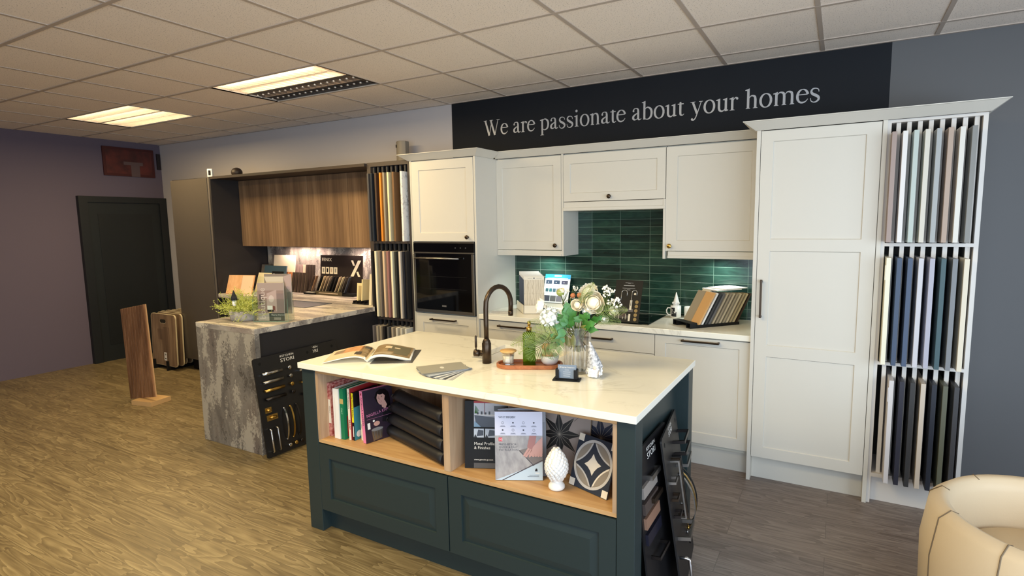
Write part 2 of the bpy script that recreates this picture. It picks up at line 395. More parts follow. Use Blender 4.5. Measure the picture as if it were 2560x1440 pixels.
# suspended ceiling: tiles on a T-bar grid, two lamp openings
CT = ceiling_mat(); TB = flat('ceiling_grid_bar', (186, 172, 160), .5)
gx = [-1.347-.598*k for k in range(-7, 12)]; gy = [3.93-.61*k for k in range(0, 13)]
gxs = sorted(gx); gys = sorted(gy)+[YB]
mb = MB()
lamps = [(-4.337, -3.141, 2.71, 3.32), (-6.729, -5.533, 2.71, 3.32)]
for i in range(len(gxs)-1):
    for j in range(len(gys)-1):
        cx, cy = (gxs[i]+gxs[i+1])/2, (gys[j]+gys[j+1])/2
        if any(a < cx < b and c < cy < d for a, b, c, d in lamps): continue
        mb.box(gxs[i], gxs[i+1], gys[j], gys[j+1], ZC, ZC+.02, CT)
mb.box(-9.5, gxs[0], YF, YB, ZC, ZC+.02, CT); mb.box(-9.5, XR+.1, YF-.1, gys[0], ZC, ZC+.02, CT)
for x in gxs:
    if x > XL: mb.box(x-.012, x+.012, YF, 2.71, ZC-.004, ZC+.001, TB); mb.box(x-.012, x+.012, 3.32, YB, ZC-.004, ZC+.001, TB)
    if x > XL and not any(a+.1 < x < b-.1 for a, b, _, _ in lamps): mb.box(x-.012, x+.012, 2.71, 3.32, ZC-.004, ZC+.001, TB)
for y in gys[:-1]: mb.box(XL, XR, y-.0118, y+.0118, ZC-.0046, ZC+.0015, TB)
mb.box(XL, XR, YB-.022, YB, ZC-.005, ZC+.001, TB)
struct('ceiling', mb)
# the pale paint stops at the navy painted wall with its lettering (see wall_sign)
SKY = flat('dusk_blue_grey_paint', (92, 92, 94), .6)
mb = MB(); mb.box(.226, XR, YB-.004, YB, 0, ZC, SKY); struct('trim_1', mb)
# ------------------------------------------------------------------ wall sign with serif lettering
def cr(pts, n=8):
    """Catmull-Rom through the points (tuples of any length)"""
    P = [pts[0]]+list(pts)+[pts[-1]]; out = []
    for i in range(1, len(P)-2):
        for k in range(n):
            t = k/n
            out.append(tuple(.5*((2*b)+(c-a)*t+(2*a-5*b+4*c-d)*t*t+(-a+3*b-3*c+d)*t**3) for a, b, c, d in zip(P[i-1], P[i], P[i+1], P[i+2])))
    out.append(tuple(pts[-1])); return out
class Glyph:
    TK, TN = .088, .030
    def __init__(s): s.q = []
    def rib(s, pts, w=None, smooth=True):
        """pen stroke; width follows the direction unless the points carry one"""
        own = len(pts[0]) == 3
        P = cr(pts, 8) if smooth and len(pts) > 2 else list(pts)
        L = []
        for i, p in enumerate(P):
            a = P[max(i-1, 0)]; b = P[min(i+1, len(P)-1)]
            dx, dy = b[0]-a[0], b[1]-a[1]; l = math.hypot(dx, dy) or 1; dx /= l; dy /= l
            ww = p[2] if own else (w if w else s.TN+(s.TK-s.TN)*abs(dy)**1.6)
            L.append(((p[0]-dy*ww/2, p[1]+dx*ww/2), (p[0]+dy*ww/2, p[1]-dx*ww/2)))
        for i in range(len(L)-1): s.q.append([L[i][1], L[i+1][1], L[i+1][0], L[i][0]])
        return s
    def oval(s, cx, cy, rx, ry, a0=0, a1=360):
        n = 36; pts = [(cx+rx*math.cos(math.radians(a0+(a1-a0)*i/n)), cy+ry*math.sin(math.radians(a0+(a1-a0)*i/n))) for i in range(n+1)]
        return s.rib(pts, smooth=False)
    def stem(s, x, y0, y1, w=None): w = w or s.TK; s.q.append([(x-w/2, y0), (x+w/2, y0), (x+w/2, y1), (x-w/2, y1)]); return s
    def serif(s, x, y, h=.095, up=True):
        d = 1 if up else -1; pts = [(x-h, y), (x+h, y), (x+h, y+d*.012), (x+.05, y+d*.028), (x-.05, y+d*.028), (x-h, y+d*.012)]
        s.q.append(pts if up else pts[::-1]); return s
    def flag(s, x, y): s.q.append([(x-s.TK/2-.07, y-.055), (x-s.TK/2+.01, y-.07), (x+s.TK/2, y-.03), (x+s.TK/2, y+.012), (x-s.TK/2-.07, y-.035)]); return s
    def blob(s, x, y, r=.048): s.q.append([(x+r*math.cos(PI*i/8), y+r*math.sin(PI*i/8)) for i in range(16)]); return s
G = {}
def glyph(ch, wd): g = Glyph(); G[ch] = (g, wd); return g
g = glyph('W', .944)
for x0, x1, k in ((.09, .31, .095), (.47, .31, .035), (.40, .63, .095), (.82, .63, .035)): g.rib([(x0, .655), (x1, .0)], k)
for x in (.09, .44, .83): g.serif(x, .662, .10, False)
glyph('e', .444).rib([(.05, .28), (.40, .28)], .03).oval(.235, .225, .175, .225, 14, 215).rib([(.092, .096, .07), (.15, .035, .06), (.25, .018, .055), (.34, .05, .035), (.41, .125, .02)])
glyph('a', .444).rib([(.07, .36, .05), (.12, .43, .035), (.2, .447, .03), (.27, .42, .06), (.295, .33, .085), (.295, .1, .085), (.32, .03, .07), (.38, .018, .03), (.43, .055, .025)]).rib([(.29, .275, .03), (.18, .225, .05), (.085, .15, .08), (.085, .07, .09), (.14, .025, .05), (.21, .035, .03), (.29, .09, .025)]).blob(.09, .355, .04)
glyph('r', .333).stem(.12, 0, .43).serif(.12, 0).flag(.12, .45).rib([(.15, .34, .02), (.2, .41, .03), (.25, .43, .05), (.29, .415, .06)]).blob(.3, .395, .042)
glyph('p', .5).stem(.12, -.215, .43).serif(.12, -.217).flag(.12, .45).rib([(.13, .36, .02), (.2, .43, .035), (.29, .44, .05), (.40, .36, .085), (.43, .225, .09), (.39, .08, .08), (.28, .008, .04), (.19, .02, .03), (.13, .08, .02)])
glyph('b', .5).stem(.12, .0, .66).flag(.12, .68).rib([(.13, .36, .02), (.2, .43, .035), (.29, .44, .05), (.40, .36, .085), (.43, .225, .09), (.39, .08, .08), (.28, .005, .04), (.19, .01, .03), (.13, .04, .03)])
glyph('s', .389).rib([(.325, .32, .02), (.305, .40, .03), (.22, .44, .03), (.12, .425, .05), (.075, .345, .07), (.12, .27, .085), (.23, .21, .09), (.31, .15, .085), (.32, .075, .07), (.25, .01, .05), (.16, -.005, .03), (.075, .045, .03), (.05, .14, .02)])
glyph('i', .278).stem(.14, 0, .43).serif(.14, 0).flag(.14, .45).blob(.135, .62, .055)
glyph('o', .5).oval(.25, .222, .185, .228)
g = glyph('n', .5).stem(.12, 0, .43).serif(.12, 0, .08).flag(.12, .45).stem(.38, 0, .3).serif(.38, 0, .085).rib([(.14, .34, .02), (.21, .42, .035), (.29, .43, .055), (.36, .385, .08), (.38, .28, .088)])
g = glyph('h', .5).stem(.12, 0, .66).serif(.12, 0, .08).flag(.12, .68).stem(.38, 0, .3).serif(.38, 0, .085).rib([(.14, .34, .02), (.21, .42, .035), (.29, .43, .055), (.36, .385, .08), (.38, .28, .088)])
g = glyph('m', .778).flag(.12, .45)
for x in (.12, .39, .66): g.stem(x, 0, .43 if x < .2 else .3).serif(x, 0, .08)
for x in (0, .27): g.rib([(.14+x, .34, .02), (.21+x, .42, .035), (.29+x, .43, .055), (.37+x, .385, .08), (.39+x, .28, .088)])
glyph('t', .278).rib([(.13, .5, .03), (.13, .45, .08), (.13, .1, .085), (.16, .03, .06), (.22, .015, .03), (.28, .06, .02)]).rib([(.02, .425), (.26, .425)], .035)
glyph('u', .5).stem(.12, .12, .44).flag(.12, .45).stem(.38, 0, .44).flag(.38, .45).rib([(.12, .14, .088), (.14, .06, .08), (.21, .01, .055), (.29, .025, .035), (.36, .1, .02)]).rib([(.38, .03), (.47, .03)], .04)
glyph('y', .5).rib([(.1, .43), (.27, .02)], .085).rib([(.43, .43, .03), (.27, .0, .035), (.2, -.15, .04), (.13, -.2, .05), (.08, -.185, .05)]).serif(.1, .45, .1, False).serif(.42, .45, .08, False).blob(.075, -.175, .042)
G[' '] = (Glyph(), .25)
sign = thing('wall_sign', 'navy painted wall sign lettered We are passionate about your homes above the cream cabinets', 'sign', (-1.4, YB, 2.3))
mb = MB(); mb.box(-3.118, .226, YB-.004, YB, 1.9, ZC, NAVY); mb.build('painted_panel', sign)
LET = flat('silver_vinyl', (176, 178, 184), .38, .25)
mb = MB(frame((-2.775, YB-.0055, 2.386), (1, 0, 0), (0, 0, 1)))
px = 0; EMX, EMY = .1785, .195
for ch in 'We are passionate about your homes':
    g, wd = G[ch]
    for i, q in enumerate(g.q): mb.poly([((px+x)*EMX, y*EMY) for x, y in q], i*4e-6, LET)
    px += wd
mb.build('lettering', sign)

# green tiled splashback and concrete splashback: part of the wall finish
mb = MB(); mb.box(-2.477, -.456, YB-.0085, YB-.0005, .915, 1.80, tile_mat()); tag(mb.build('tiled_splashback', at=(-1.47, YB, .915)), 'glossy dark green tiled splashback behind the cream kitchen worktop', 'splashback')
mb = MB(); mb.box(-5.80, -3.6, YB-.0125, YB-.0005, .915, 1.45, concrete('concrete_splash_lit', (1, 1, .6), 1.2)); tag(mb.build('concrete_splashback', at=(-4.7, YB, .915)), 'mottled concrete-look splashback under the brown oak wall cabinets', 'splashback')  # same laminate, toned up to carry the warm glow below the cabinets

# ------------------------------------------------------------------ ceiling lamps
TUBE = emit('lit_diffuser', (255, 236, 205), 4.0)
LOUV = flat('mirror_louvre', (225, 220, 212), .22, .9)
TUBEOFF = flat('unlit_tube', (150, 146, 142), .3)
def louvre_lamp(x0, x1, y0, y1, label, half):
    o = thing('ceiling_light', label, 'ceiling light', ((x0+x1)/2, (y0+y1)/2, ZC))
    HW = flat('lamp_housing', (226, 216, 204), .5, 0.)
    mb = MB(); mb.box(x0, x1, y0, y1, ZC+.09, ZC+.1, HW)
    for a, b, c, d in ((x0, x1, y0, y0+.012), (x0, x1, y1-.012, y1), (x0, x0+.012, y0, y1), (x1-.012, x1, y0, y1)): mb.box(a, b, c, d, ZC-.004, ZC+.09, HW)
    mb.build('housing', o)
    ym = (y0+y1)/2; hs = [(y0+.02, ym-.01, True), (ym+.01, y1-.02, not half)]
    for a, b, on in hs:
        mb = MB()
        for k in (.25, .75):
            yy = a+(b-a)*k
            mb.tube([(x0+.05, yy, ZC+.062), (x1-.05, yy, ZC+.062)], .013, TUBE if on else TUBEOFF, 8)
        if on: mb.rect(x0+.014, x1-.014, a, b, ZC+.085, TUBE); mb.f[-1].reverse()
        mb.build('lamp_tube', o)
        lo = MB(); M_ = LOUV if on else flat('unlit_mirror_louvre', (150, 144, 140), .3, .9)  # unlit half: same louvre, its dimness put into a darker colour
        for yy in (a, (a+b)/2, b): lo.box(x0+.012, x1-.012, yy-.002, yy+.002, ZC, ZC+.04, M_)
        n = 17
        for i in range(n):
            xx = x0+.05+(x1-x0-.1)*i/(n-1)
            lo.box(xx-.0012, xx+.0012, a, b, ZC+.002, ZC+.036, M_)
            if not on:
                for yy in ((a*3+b)/4, (a+b*3)/4): lo.ball((xx, yy, ZC+.004), .012, flat('lamp_glint', (230, 226, 220), .15, .6), 6, .6)
        lo.build('louvre', o)
louvre_lamp(*lamps[0], 'recessed louvred ceiling lamp with one half lit, nearest the camera', True)
louvre_lamp(*lamps[1], 'fully lit louvred ceiling lamp at the left edge of the ceiling', False)

# ------------------------------------------------------------------ cabinet helpers
def slab(mb, x0, x1, z0, z1, yf, mat, t=.02): mb.box(x0, x1, yf, yf+t, z0, z1, mat)
def shaker(mb, x0, x1, z0, z1, yf, wins, mat, rec=.007, ch=.004, t=.022):
    mb.box(x0, x1, yf+rec, yf+t, z0, z1, mat)
    wx0, wx1 = wins[0][0], wins[0][1]
    mb.box(x0, wx0, yf, yf+rec, z0, z1, mat); mb.box(wx1, x1, yf, yf+rec, z0, z1, mat)
    zs = [z0]
    for w_ in sorted(wins, key=lambda q: q[2]): zs += [w_[2], w_[3]]
    zs.append(z1)
    for i in range(0, len(zs), 2): mb.box(wx0, wx1, yf, yf+rec, zs[i], zs[i+1], mat)
    for a, b, c, d in wins:
        o_ = [(a, yf, c), (b, yf, c), (b, yf, d), (a, yf, d)]; i_ = [(a+ch, yf+rec-.0003, c+ch), (b-ch, yf+rec-.0003, c+ch), (b-ch, yf+rec-.0003, d-ch), (a+ch, yf+rec-.0003, d-ch)]
        mb.add(o_+i_, [(k, (k+1) % 4, 4+(k+1) % 4, 4+k) for k in range(4)], mat)
def bar_handle(x0, x1, z, yf, parent, mat=BRONZE, name='handle'):
    mb = MB(); mb.box(x0, x1, yf-.034, yf-.024, z-.006, z+.006, mat)
    for x in (x0+.006, x1-.006): mb.box(x-.006, x+.006, yf-.030, yf+.002, z-.006, z+.006, mat)
    return mb.build(name, parent, .0015)
def knob(x, z, yf, parent, mat=BRONZE):
    mb = MB(TR(x, yf, z) @ RX(PI/2)); mb.lathe([(.009, -.002), (.006, .004), (.0055, .014), (.015, .018), (.0165, .024), (.014, .029), (.001, .030)], mat, n=20); return mb.build('knob', parent)
def cornice(name, pts, z0, label, parent=None, h=.05, out=.07, mat=CREAM, at=None):
    """flared crown running along pts (x,y of the cabinet face line), outward = left of travel"""
    rings = []
    prof = [(0, 0), (.006, 0), (out-.006, h-.006), (out, h-.004), (out, h), (0, h)]
    for i, p in enumerate(pts):
        d0 = Vector((p[0]-pts[i-1][0], p[1]-pts[i-1][1])).normalized() if i else None
        d1 = Vector((pts[i+1][0]-p[0], pts[i+1][1]-p[1])).normalized() if i < len(pts)-1 else None
        n0 = Vector((d0.y, -d0.x)) if d0 else None; n1 = Vector((d1.y, -d1.x)) if d1 else None
        if n0 and n1: nn = (n0+n1); nn = nn/nn.length; k = 1/max(.3, nn.dot(n0))
        else: nn = n0 or n1; k = 1
        rings.append([(p[0]+nn.x*o_*k, p[1]+nn.y*o_*k, z0+zz) for o_, zz in prof])
    mb = MB(); mb.loft(rings, mat, True, False)
    return mb.build(name, parent)

# ------------------------------------------------------------------ cream kitchen run
YFR = 3.60; YU = 3.92; YW = YB-.001
# oven housing
oh = thing('oven_housing', 'tall cream cabinet housing the black built-in oven', 'cabinet', (-2.8, YFR, 0))
mb = MB(); mb.box(-3.13, -3.112, YFR, YW, .0, 2.14, CREAMD); mb.box(-2.495, -2.477, YFR, YW, 0, 2.14, CREAM)
mb.box(-3.112, -2.495, YFR+.02, YW, 1.483, 2.14, CREAMD); mb.box(-3.112, -2.495, YFR+.02, YW, .13, .893, CREAMD); mb.box(-3.112, -2.495, YFR+.5, YW, .893, 1.483, CREAMD)
mb.box(-3.112, -2.495, YFR+.055, YFR+.07, 0, .13, CREAM); mb.build('carcass', oh, .0012)
mb = MB(); shaker(mb, -3.109, -2.498, 1.486, 2.132, YFR-.002, [(-3.038, -2.566, 1.552, 2.060)], CREAM); d = mb.build('door', oh); knob(-2.556, 1.520, YFR-.002, d)
mb = MB(); shaker(mb, -3.109, -2.498, .50, .888, YFR-.002, [(-3.038, -2.575, .56, .812)], CREAM); d = mb.build('drawer', oh); bar_handle(-2.945, -2.69, .845, YFR-.002, d)
mb = MB(); shaker(mb, -3.109, -2.498, .135, .496, YFR-.002, [(-3.038, -2.575, .20, .43)], CREAM); d = mb.build('drawer', oh); bar_handle(-2.945, -2.69, .455, YFR-.002, d)
cornice('cornice', [(-3.13, YW), (-3.13, YFR), (-2.477, YFR), (-2.477, YU-.07)], 2.14, '', oh)
ov = thing('built_in_oven', 'black glass built-in oven with steel trim in the tall cream cabinet', 'oven', (-2.8, YFR, .9))
mb = MB(); mb.box(-3.108, -2.499, YFR+.0, YFR+.48, .896, 1.480, flat('oven_body', (40, 40, 42), .4, .5)); mb.build('body', ov)
mb = MB(); mb.box(-3.105, -2.502, YFR-.014, YFR, 1.400, 1.470, GLASSK)
T_ = frame((-3.105, YFR-.0146, 1.40), (1, 0, 0), (0, 0, 1)); mb.T = T_
mb.text('88', .20, .025, .022, flat('dim_display', (70, 80, 92), .4)) if 0 else None
for k in range(3): mb.disc(.43+k*.05, .035, .006, .0006, flat('dim_display', (58, 60, 66), .3), 14)
mb.build('control_panel', ov)
mb = MB(); mb.box(-3.105, -2.502, YFR-.016, YFR, 1.388, 1.399, STEEL); mb.box(-3.105, -2.502, YFR-.016, YFR, 1.472, 1.480, STEEL); mb.build('trim_strip', ov)
mb = MB(); mb.box(-3.105, -3.085, YFR-.018, YFR, .90, 1.384, STEEL); mb.box(-2.522, -2.502, YFR-.018, YFR, .90, 1.384, STEEL); mb.box(-3.085, -2.522, YFR-.018, YFR, .90, .925, STEEL)
mb.box(-3.085, -2.522, YFR-.016, YFR, .925, 1.384, GLASSK)
WIN = flat('oven_window_line', (34, 34, 36), .2)
mb.box(-3.04, -2.57, YFR-.0164, YFR-.016, 1.10, 1.102, WIN); mb.box(-3.04, -2.57, YFR-.0164, YFR-.016, 1.20, 1.202, WIN)
mb.T = frame((-2.80, YFR-.0166, .955), (1, 0, 0), (0, 0, 1)); mb.text('HOTPOINT', 0, 0, .016, flat('oven_mark', (120, 120, 124), .4), align='CENTER') if 0 else mb.rect(-.022, .022, 0, .006, 0, flat('oven_mark', (110, 110, 114), .4)).rect(-.022, .022, .009, .013, 0, flat('oven_mark', (110, 110, 114), .4))
dr = mb.build('door', ov, .001)
mb = MB(); mb.tube([(-3.07, YFR-.05, 1.350), (-2.62, YFR-.05, 1.350)], .007, STEEL, 10)
for x in (-3.03, -2.66): mb.tube([(x, YFR-.05, 1.350), (x, YFR-.015, 1.350)], .006, STEEL, 8)
mb.build('handle', dr)

# wall cabinets
def wall_cab(label, x0, x1, z0, z1, zval, win, kn, kmat=BRONZE, side=None):
    c = thing('wall_cabinet', label, 'cabinet', ((x0+x1)/2, YU, z0))
    mb = MB(); mb.box(x0+.001, x1-.001, YU+.001, YW, z0-.0, 2.142, CREAMD)
    if side: mb.box(x1-.016, x1, YU-.02, YW-.008, zval, 2.142, CREAM)
    mb.build('carcass', c, .001)
    mb = MB(); xr = x1-.018 if side else x1-.0015
    shaker(mb, x0+.0015, xr, z0, z1, YU-.022, [win], CREAM); d = mb.build('door', c, 0)
    knob(kn[0], kn[1], YU-.022, d, kmat)
    return c
c1_ = wall_cab('cream wall cabinet beside the oven housing, dark knob low on its door', -2.477, -1.874, 1.412, 2.132, 1.365, (-2.421, -1.957, 1.478, 2.064), (-1.938, 1.448), side=True)
mb = MB(); mb.box(-2.476, -1.89, YU-.02, YU-.002, 1.365, 1.408, CREAM); mb.box(-2.476, -1.89, YU-.026, YU-.002, 1.365, 1.382, CREAM); mb.build('light_pelmet', c1_, .002)
c2_ = wall_cab('short wide cream wall cabinet above the hob recess, with central knob', -1.872, -1.082, 1.782, 2.132, 1.75, (-1.817, -1.144, 1.843, 2.064), (-1.495, 1.811))
mb = MB(); mb.box(-1.872, -1.082, YU-.018, YU-.002, 1.735, 1.778, CREAM); mb.box(-1.872, -1.082, YU-.026, YU-.002, 1.712, 1.735, CREAM); mb.box(-1.872, -1.082, YU-.002, YW-.01, 1.712, 1.72, CREAM); mb.build('hood_pelmet', c2_, .002)
c3_ = wall_cab('large cream wall cabinet beside the tall door, pale brass knob at its lower corner', -1.08, -.456, 1.418, 2.132, 1.36, (-1.002, -.520, 1.488, 2.068), (-1.046, 1.451), BRASS)
mb = MB(); mb.box(-1.062, -.457, YU-.016, YU-.002, 1.365, 1.414, CREAM); mb.box(-1.062, -.457, YU-.024, YU-.002, 1.365, 1.384, CREAM); mb.box(-1.098, -1.08, YU-.022, YW-.01, 1.36, 1.78, CREAM); mb.build('light_pelmet', c3_, .002)
mb = MB(); d = cornice('cornice', [(-2.40, YU-.022), (-.44, YU-.022)], 2.142, ''); bpy.data.objects.remove(d)
cn = cornice('cornice_rail', [(-2.477, YU-.022), (-.456, YU-.022)], 2.142, '')
tag(cn, 'long cream cornice rail along the top of the three wall cabinets', 'cornice')

# base cabinets, worktop, plinth
bc = []
def base_cab(label, x0, x1, fronts):
    c = thing('base_cabinet', label, 'cabinet', ((x0+x1)/2, YFR+.02, 0))
    mb = MB(); mb.box(x0+.001, x1-.001, YFR+.042, YW-.01, .14, .877, CREAMD); mb.box(x0, x1, YFR+.075, YFR+.09, 0, .14, CREAM); mb.build('carcass', c)
    for nm, z0, z1, win, hd in fronts:
        mb = MB()
        if win: shaker(mb, x0+.002, x1-.002, z0, z1, YFR+.02, [win], CREAM)
        else: slab(mb, x0+.002, x1-.002, z0, z1, YFR+.02, CREAM)
        d = mb.build(nm, c)
        if hd: bar_handle(hd[0], hd[1], hd[2], YFR+.02, d)
base_cab('cream base cabinet with drawer, beside the oven housing', -2.477, -1.872, [('drawer', .54, .868, (-2.41, -1.94, .61, .80), (-2.30, -2.05, .835)), ('drawer', .145, .536, (-2.41, -1.94, .21, .47), None)])
base_cab('wide cream base cabinet under the hob, slim plain top drawer with bar handle', -1.872, -1.064, [('drawer', .735, .868, None, (-1.60, -1.36, .812)), ('drawer', .445, .731, (-1.80, -1.135, .51, .665), None), ('drawer', .145, .441, (-1.80, -1.135, .21, .38), None)])
base_cab('cream base cabinet with tall shaker door under the sample stand', -1.064, -.458, [('door', .165, .868, (-.993, -.523, .236, .818), (-.882, -.642, .848))])
mb = MB(); mb.box(-2.476, -.454, YFR-.002, YW-.009, .878, .915, WORK); tag(mb.build('quartz_worktop', at=(-1.47, 3.9, .878), bevel=.002), 'white veined quartz worktop along the green tiled wall', 'worktop')
hob = thing('induction_hob', 'black glass induction hob set in the white worktop', 'hob', (-1.44, 3.9, .915))
mb = MB(); mb.box(-1.80, -1.13, 3.68, 4.14, .9152, .919, GLASSK)
mb.T = TR(0, 0, .9193)
for cx, cy, r_ in ((-1.64, 3.8, .09), (-1.64, 4.02, .07), (-1.30, 3.8, .07), (-1.30, 4.02, .09)): mb.ring(cx, cy, r_, r_+.002, 0, flat('hob_marking', (90, 90, 92), .3))
mb.build('hob_glass', hob, .001)

# tall cabinet
tc_ = thing('tall_cabinet', 'tall cream larder cabinet with three-panel door and long dark bar handle', 'cabinet', (-.14, YFR, 0))
mb = MB(); mb.box(-.456, -.434, YFR-.022, YW-.0, 0, 2.143, CREAM); mb.box(.173, .195, YFR-.022, YW, 0, 2.143, CREAM); mb.box(-.434, .173, YFR+.0, YW, .155, 2.143, CREAMD); mb.box(-.434, .173, YFR+.045, YFR+.06, .0, .155, CREAM); mb.build('carcass', tc_, .0012)
mb = MB(); shaker(mb, -.431, .170, .160, 2.138, YFR-.022, [(-.365, .102, .227, .800), (-.365, .102, .870, 1.440), (-.365, .102, 1.509, 2.077)], CREAM); d = mb.build('door', tc_)
mb = MB(); mb.box(-.408, -.396, YFR-.060, YFR-.048, 1.04, 1.27, BRONZE)
for z in (1.046, 1.258): mb.box(-.408, -.396, YFR-.052, YFR-.02, z-.006, z+.006, BRONZE)
mb.build('handle', d, .0015)
cn = cornice('cornice_rail', [(-.456, YU-.1), (-.456, YFR-.022), (.62, YFR-.022), (.62, YW-.005)], 2.143, '')
tag(cn, 'cream cornice rail over the tall larder cabinet and pale sample rack', 'cornice')

# ------------------------------------------------------------------ sample racks
def panel_thing(x, w, y0, y1, z0, z1, mat, label, group, lip=None, lean=0):
    o = thing('door_sample', label, 'door sample', (x+w/2, y0, z0), 0, group)
    mb = MB(TR(x+w/2, y0, z0) @ RY(0)); mb.box(-w/2, w/2, 0, y1-y0, 0, z1-z0, mat)
    if lip: mb.box(-w/2-.004, -w/2, .0, .03, z1-z0-.12, z1-z0-.04, mat)
    mb.build('board', o, .0015)
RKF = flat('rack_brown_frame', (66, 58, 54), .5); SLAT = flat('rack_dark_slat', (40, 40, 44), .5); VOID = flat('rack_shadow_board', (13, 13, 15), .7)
rl = thing('sample_rack', 'tall dark slatted sample rack between the oak cabinets and the oven housing', 'rack', (-3.37, YFR, 0))
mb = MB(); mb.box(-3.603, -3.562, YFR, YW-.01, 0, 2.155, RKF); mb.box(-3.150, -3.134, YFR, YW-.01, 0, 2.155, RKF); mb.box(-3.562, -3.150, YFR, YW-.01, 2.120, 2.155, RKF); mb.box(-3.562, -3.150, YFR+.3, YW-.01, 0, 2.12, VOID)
for z in (1.465, .80): mb.box(-3.562, -3.150, YFR+.0, YFR+.3, z, z+.02, RKF)
mb.box(-3.562, -3.150, YFR+.0, YFR+.3, .12, .14, RKF); mb.build('frame', rl)
mb = MB()
for z0, z1 in ((1.485, 2.12), (.82, 1.465), (.14, .80)):
    for k in range(8):
        x = -3.538+.050*k; mb.box(x-.009, x+.009, YFR+.012, YFR+.03, z0, z1, SLAT)
mb.build('slats', rl)
WB = wood('walnut_panel', (52, 36, 26), (66, 48, 34), (78, 58, 42), 'z', 1.)
def pf(n, c, r=.45): return flat('panel_'+n, c, r)
MARB = marble('white_marble_panel', (226, 224, 222), (88, 88, 92), 1., 5., .25)
top = [(-3.560, .018, pf('slate', (72, 70, 72)), 'slate grey sample panel, leftmost in the top tier of the dark rack'),
       (-3.522, .018, pf('ink', (34, 40, 50)), 'blue-black sample panel beside the slate one in the top tier'),
       (-3.474, .018, WB, 'dark walnut sample panel left of the orange one'),
       (-3.421, .018, pf('orange', (206, 130, 48)), 'bright orange sample panel in the top tier of the dark rack'),
       (-3.382, .018, pf('taupe', (142, 130, 112)), 'taupe sample panel right of the orange one'),
       (-3.334, .018, pf('ivory', (216, 204, 168)), 'ivory sample panel with pale grey face in the top tier'),
       (-3.278, .020, pf('umber', (112, 84, 58)), 'brown sample panel with a dark wide face beside the marble one'),
       (-3.190, .020, MARB, 'white marble-effect sample panel at the end of the top tier')]
for x, w_, m_, lb in top: panel_thing(x-.0, w_, 3.55, 3.85, 1.486, 2.060, m_, lb, 'panels in the top tier of the dark rack')
mid = [(-3.556, pf('black', (30, 29, 30)), 'black sample panel at the start of the middle tier'),
       (-3.512, pf('cream', (222, 214, 186)), 'cream sample panel next to the mushroom one, middle tier'),
       (-3.470, pf('mushroom', (118, 108, 98)), 'mushroom grey sample panel, middle tier of the dark rack'),
       (-3.420, pf('beige', (206, 180, 150)), 'beige sample panel left of the dusky pink one'),
       (-3.376, pf('pink', (150, 108, 104)), 'dusky pink sample panel in the middle tier'),
       (-3.330, pf('buttermilk', (224, 218, 190)), 'buttermilk sample panel right of the dusky pink one'),
       (-3.285, pf('forest', (38, 40, 40)), 'dark charcoal sample panel between two pale ones, middle tier'),
       (-3.240, pf('stone', (200, 190, 178)), 'stone coloured sample panel near the middle tier end'),
       (-3.200, pf('midnight', (24, 28, 40)), 'midnight blue sample panel in the middle tier'),
       (-3.172, pf('jet', (20, 20, 24)), 'jet black sample panel last in the middle tier')]
for x, m_, lb in mid: panel_thing(x, .020, 3.55, 3.85, .832, 1.402, m_, lb, 'panels in the middle tier of the dark rack')
low = [(-3.562, pf('dove', (138, 128, 124)), 'dove grey sample panel, first of the low tier'),
       (-3.510, pf('linen', (176, 164, 146)), 'linen coloured sample panel, second in the low tier'),
       (-3.470, pf('sand', (160, 148, 130)), 'sand coloured sample panel, third in the low tier'),
       (-3.430, pf('coal', (34, 32, 34)), 'coal black sample panel in the low tier'),
       (-3.385, pf('lead', (88, 88, 90)), 'lead grey sample panel in the low tier'),
       (-3.335, pf('oat', (168, 156, 140)), 'oat coloured sample panel in the low tier'),
       (-3.285, pf('shell', (214, 208, 196)), 'shell white sample panel in the low tier'),
       (-3.235, pf('chalk', (206, 202, 190)), 'chalky sample panel second from the low tier end'),
       (-3.185, pf('snow', (212, 212, 208)), 'snow white sample panel at the low tier end')]
for x, m_, lb in low: panel_thing(x, .020, 3.53, 3.83, .18, .752, m_, lb, 'panels in the low tier of the dark rack')

RW = flat('rack_white_frame', (214, 208, 202), .45)
rr = thing('sample_rack', 'tall pale slatted sample rack beside the cream larder cabinet', 'rack', (.4, YFR, 0))
mb = MB(); mb.box(.196, .213, YFR-.005, YW, .0, 2.143, RW); mb.box(.60, .62, YFR-.005, YW, 0, 2.143, RW); mb.box(.213, .60, YFR-.005, YW, 2.128, 2.143, RW); mb.box(.213, .60, YFR+.3, YW, .18, 2.128, flat('rack_void_shade', (46, 44, 42), .7))  # dark infill stands in for the shade between the slats
for z in (1.472, .812): mb.box(.213, .60, YFR-.005, YFR+.3, z, z+.018, RW)
mb.box(.213, .60, YFR-.005, YFR+.3, .158, .18, RW); mb.box(.196, .62, YFR+.045, YFR+.06, 0, .158, RW); mb.build('frame', rr)
mb = MB()
for z0, z1 in ((1.49, 2.128), (.83, 1.472), (.18, .812)):
    for k in range(8):
        x = .2465+.0475*k; mb.box(x-.010, x+.010, YFR+.015, YFR+.035, z0, z1, RW)
mb.build('slats', rr)
cols_t = [('mauve', (158, 140, 134), 'mauve-grey'), ('gloss_white', (222, 220, 220), 'gloss white'), ('mint', (180, 192, 188), 'pale mint'), ('bone', (206, 202, 192), 'bone'), ('fog', (160, 164, 166), 'fog grey'), ('clay', (170, 150, 136), 'clay'), ('pearl', (214, 212, 206), 'pearl'), ('ash', (128, 128, 126), 'ash grey')]
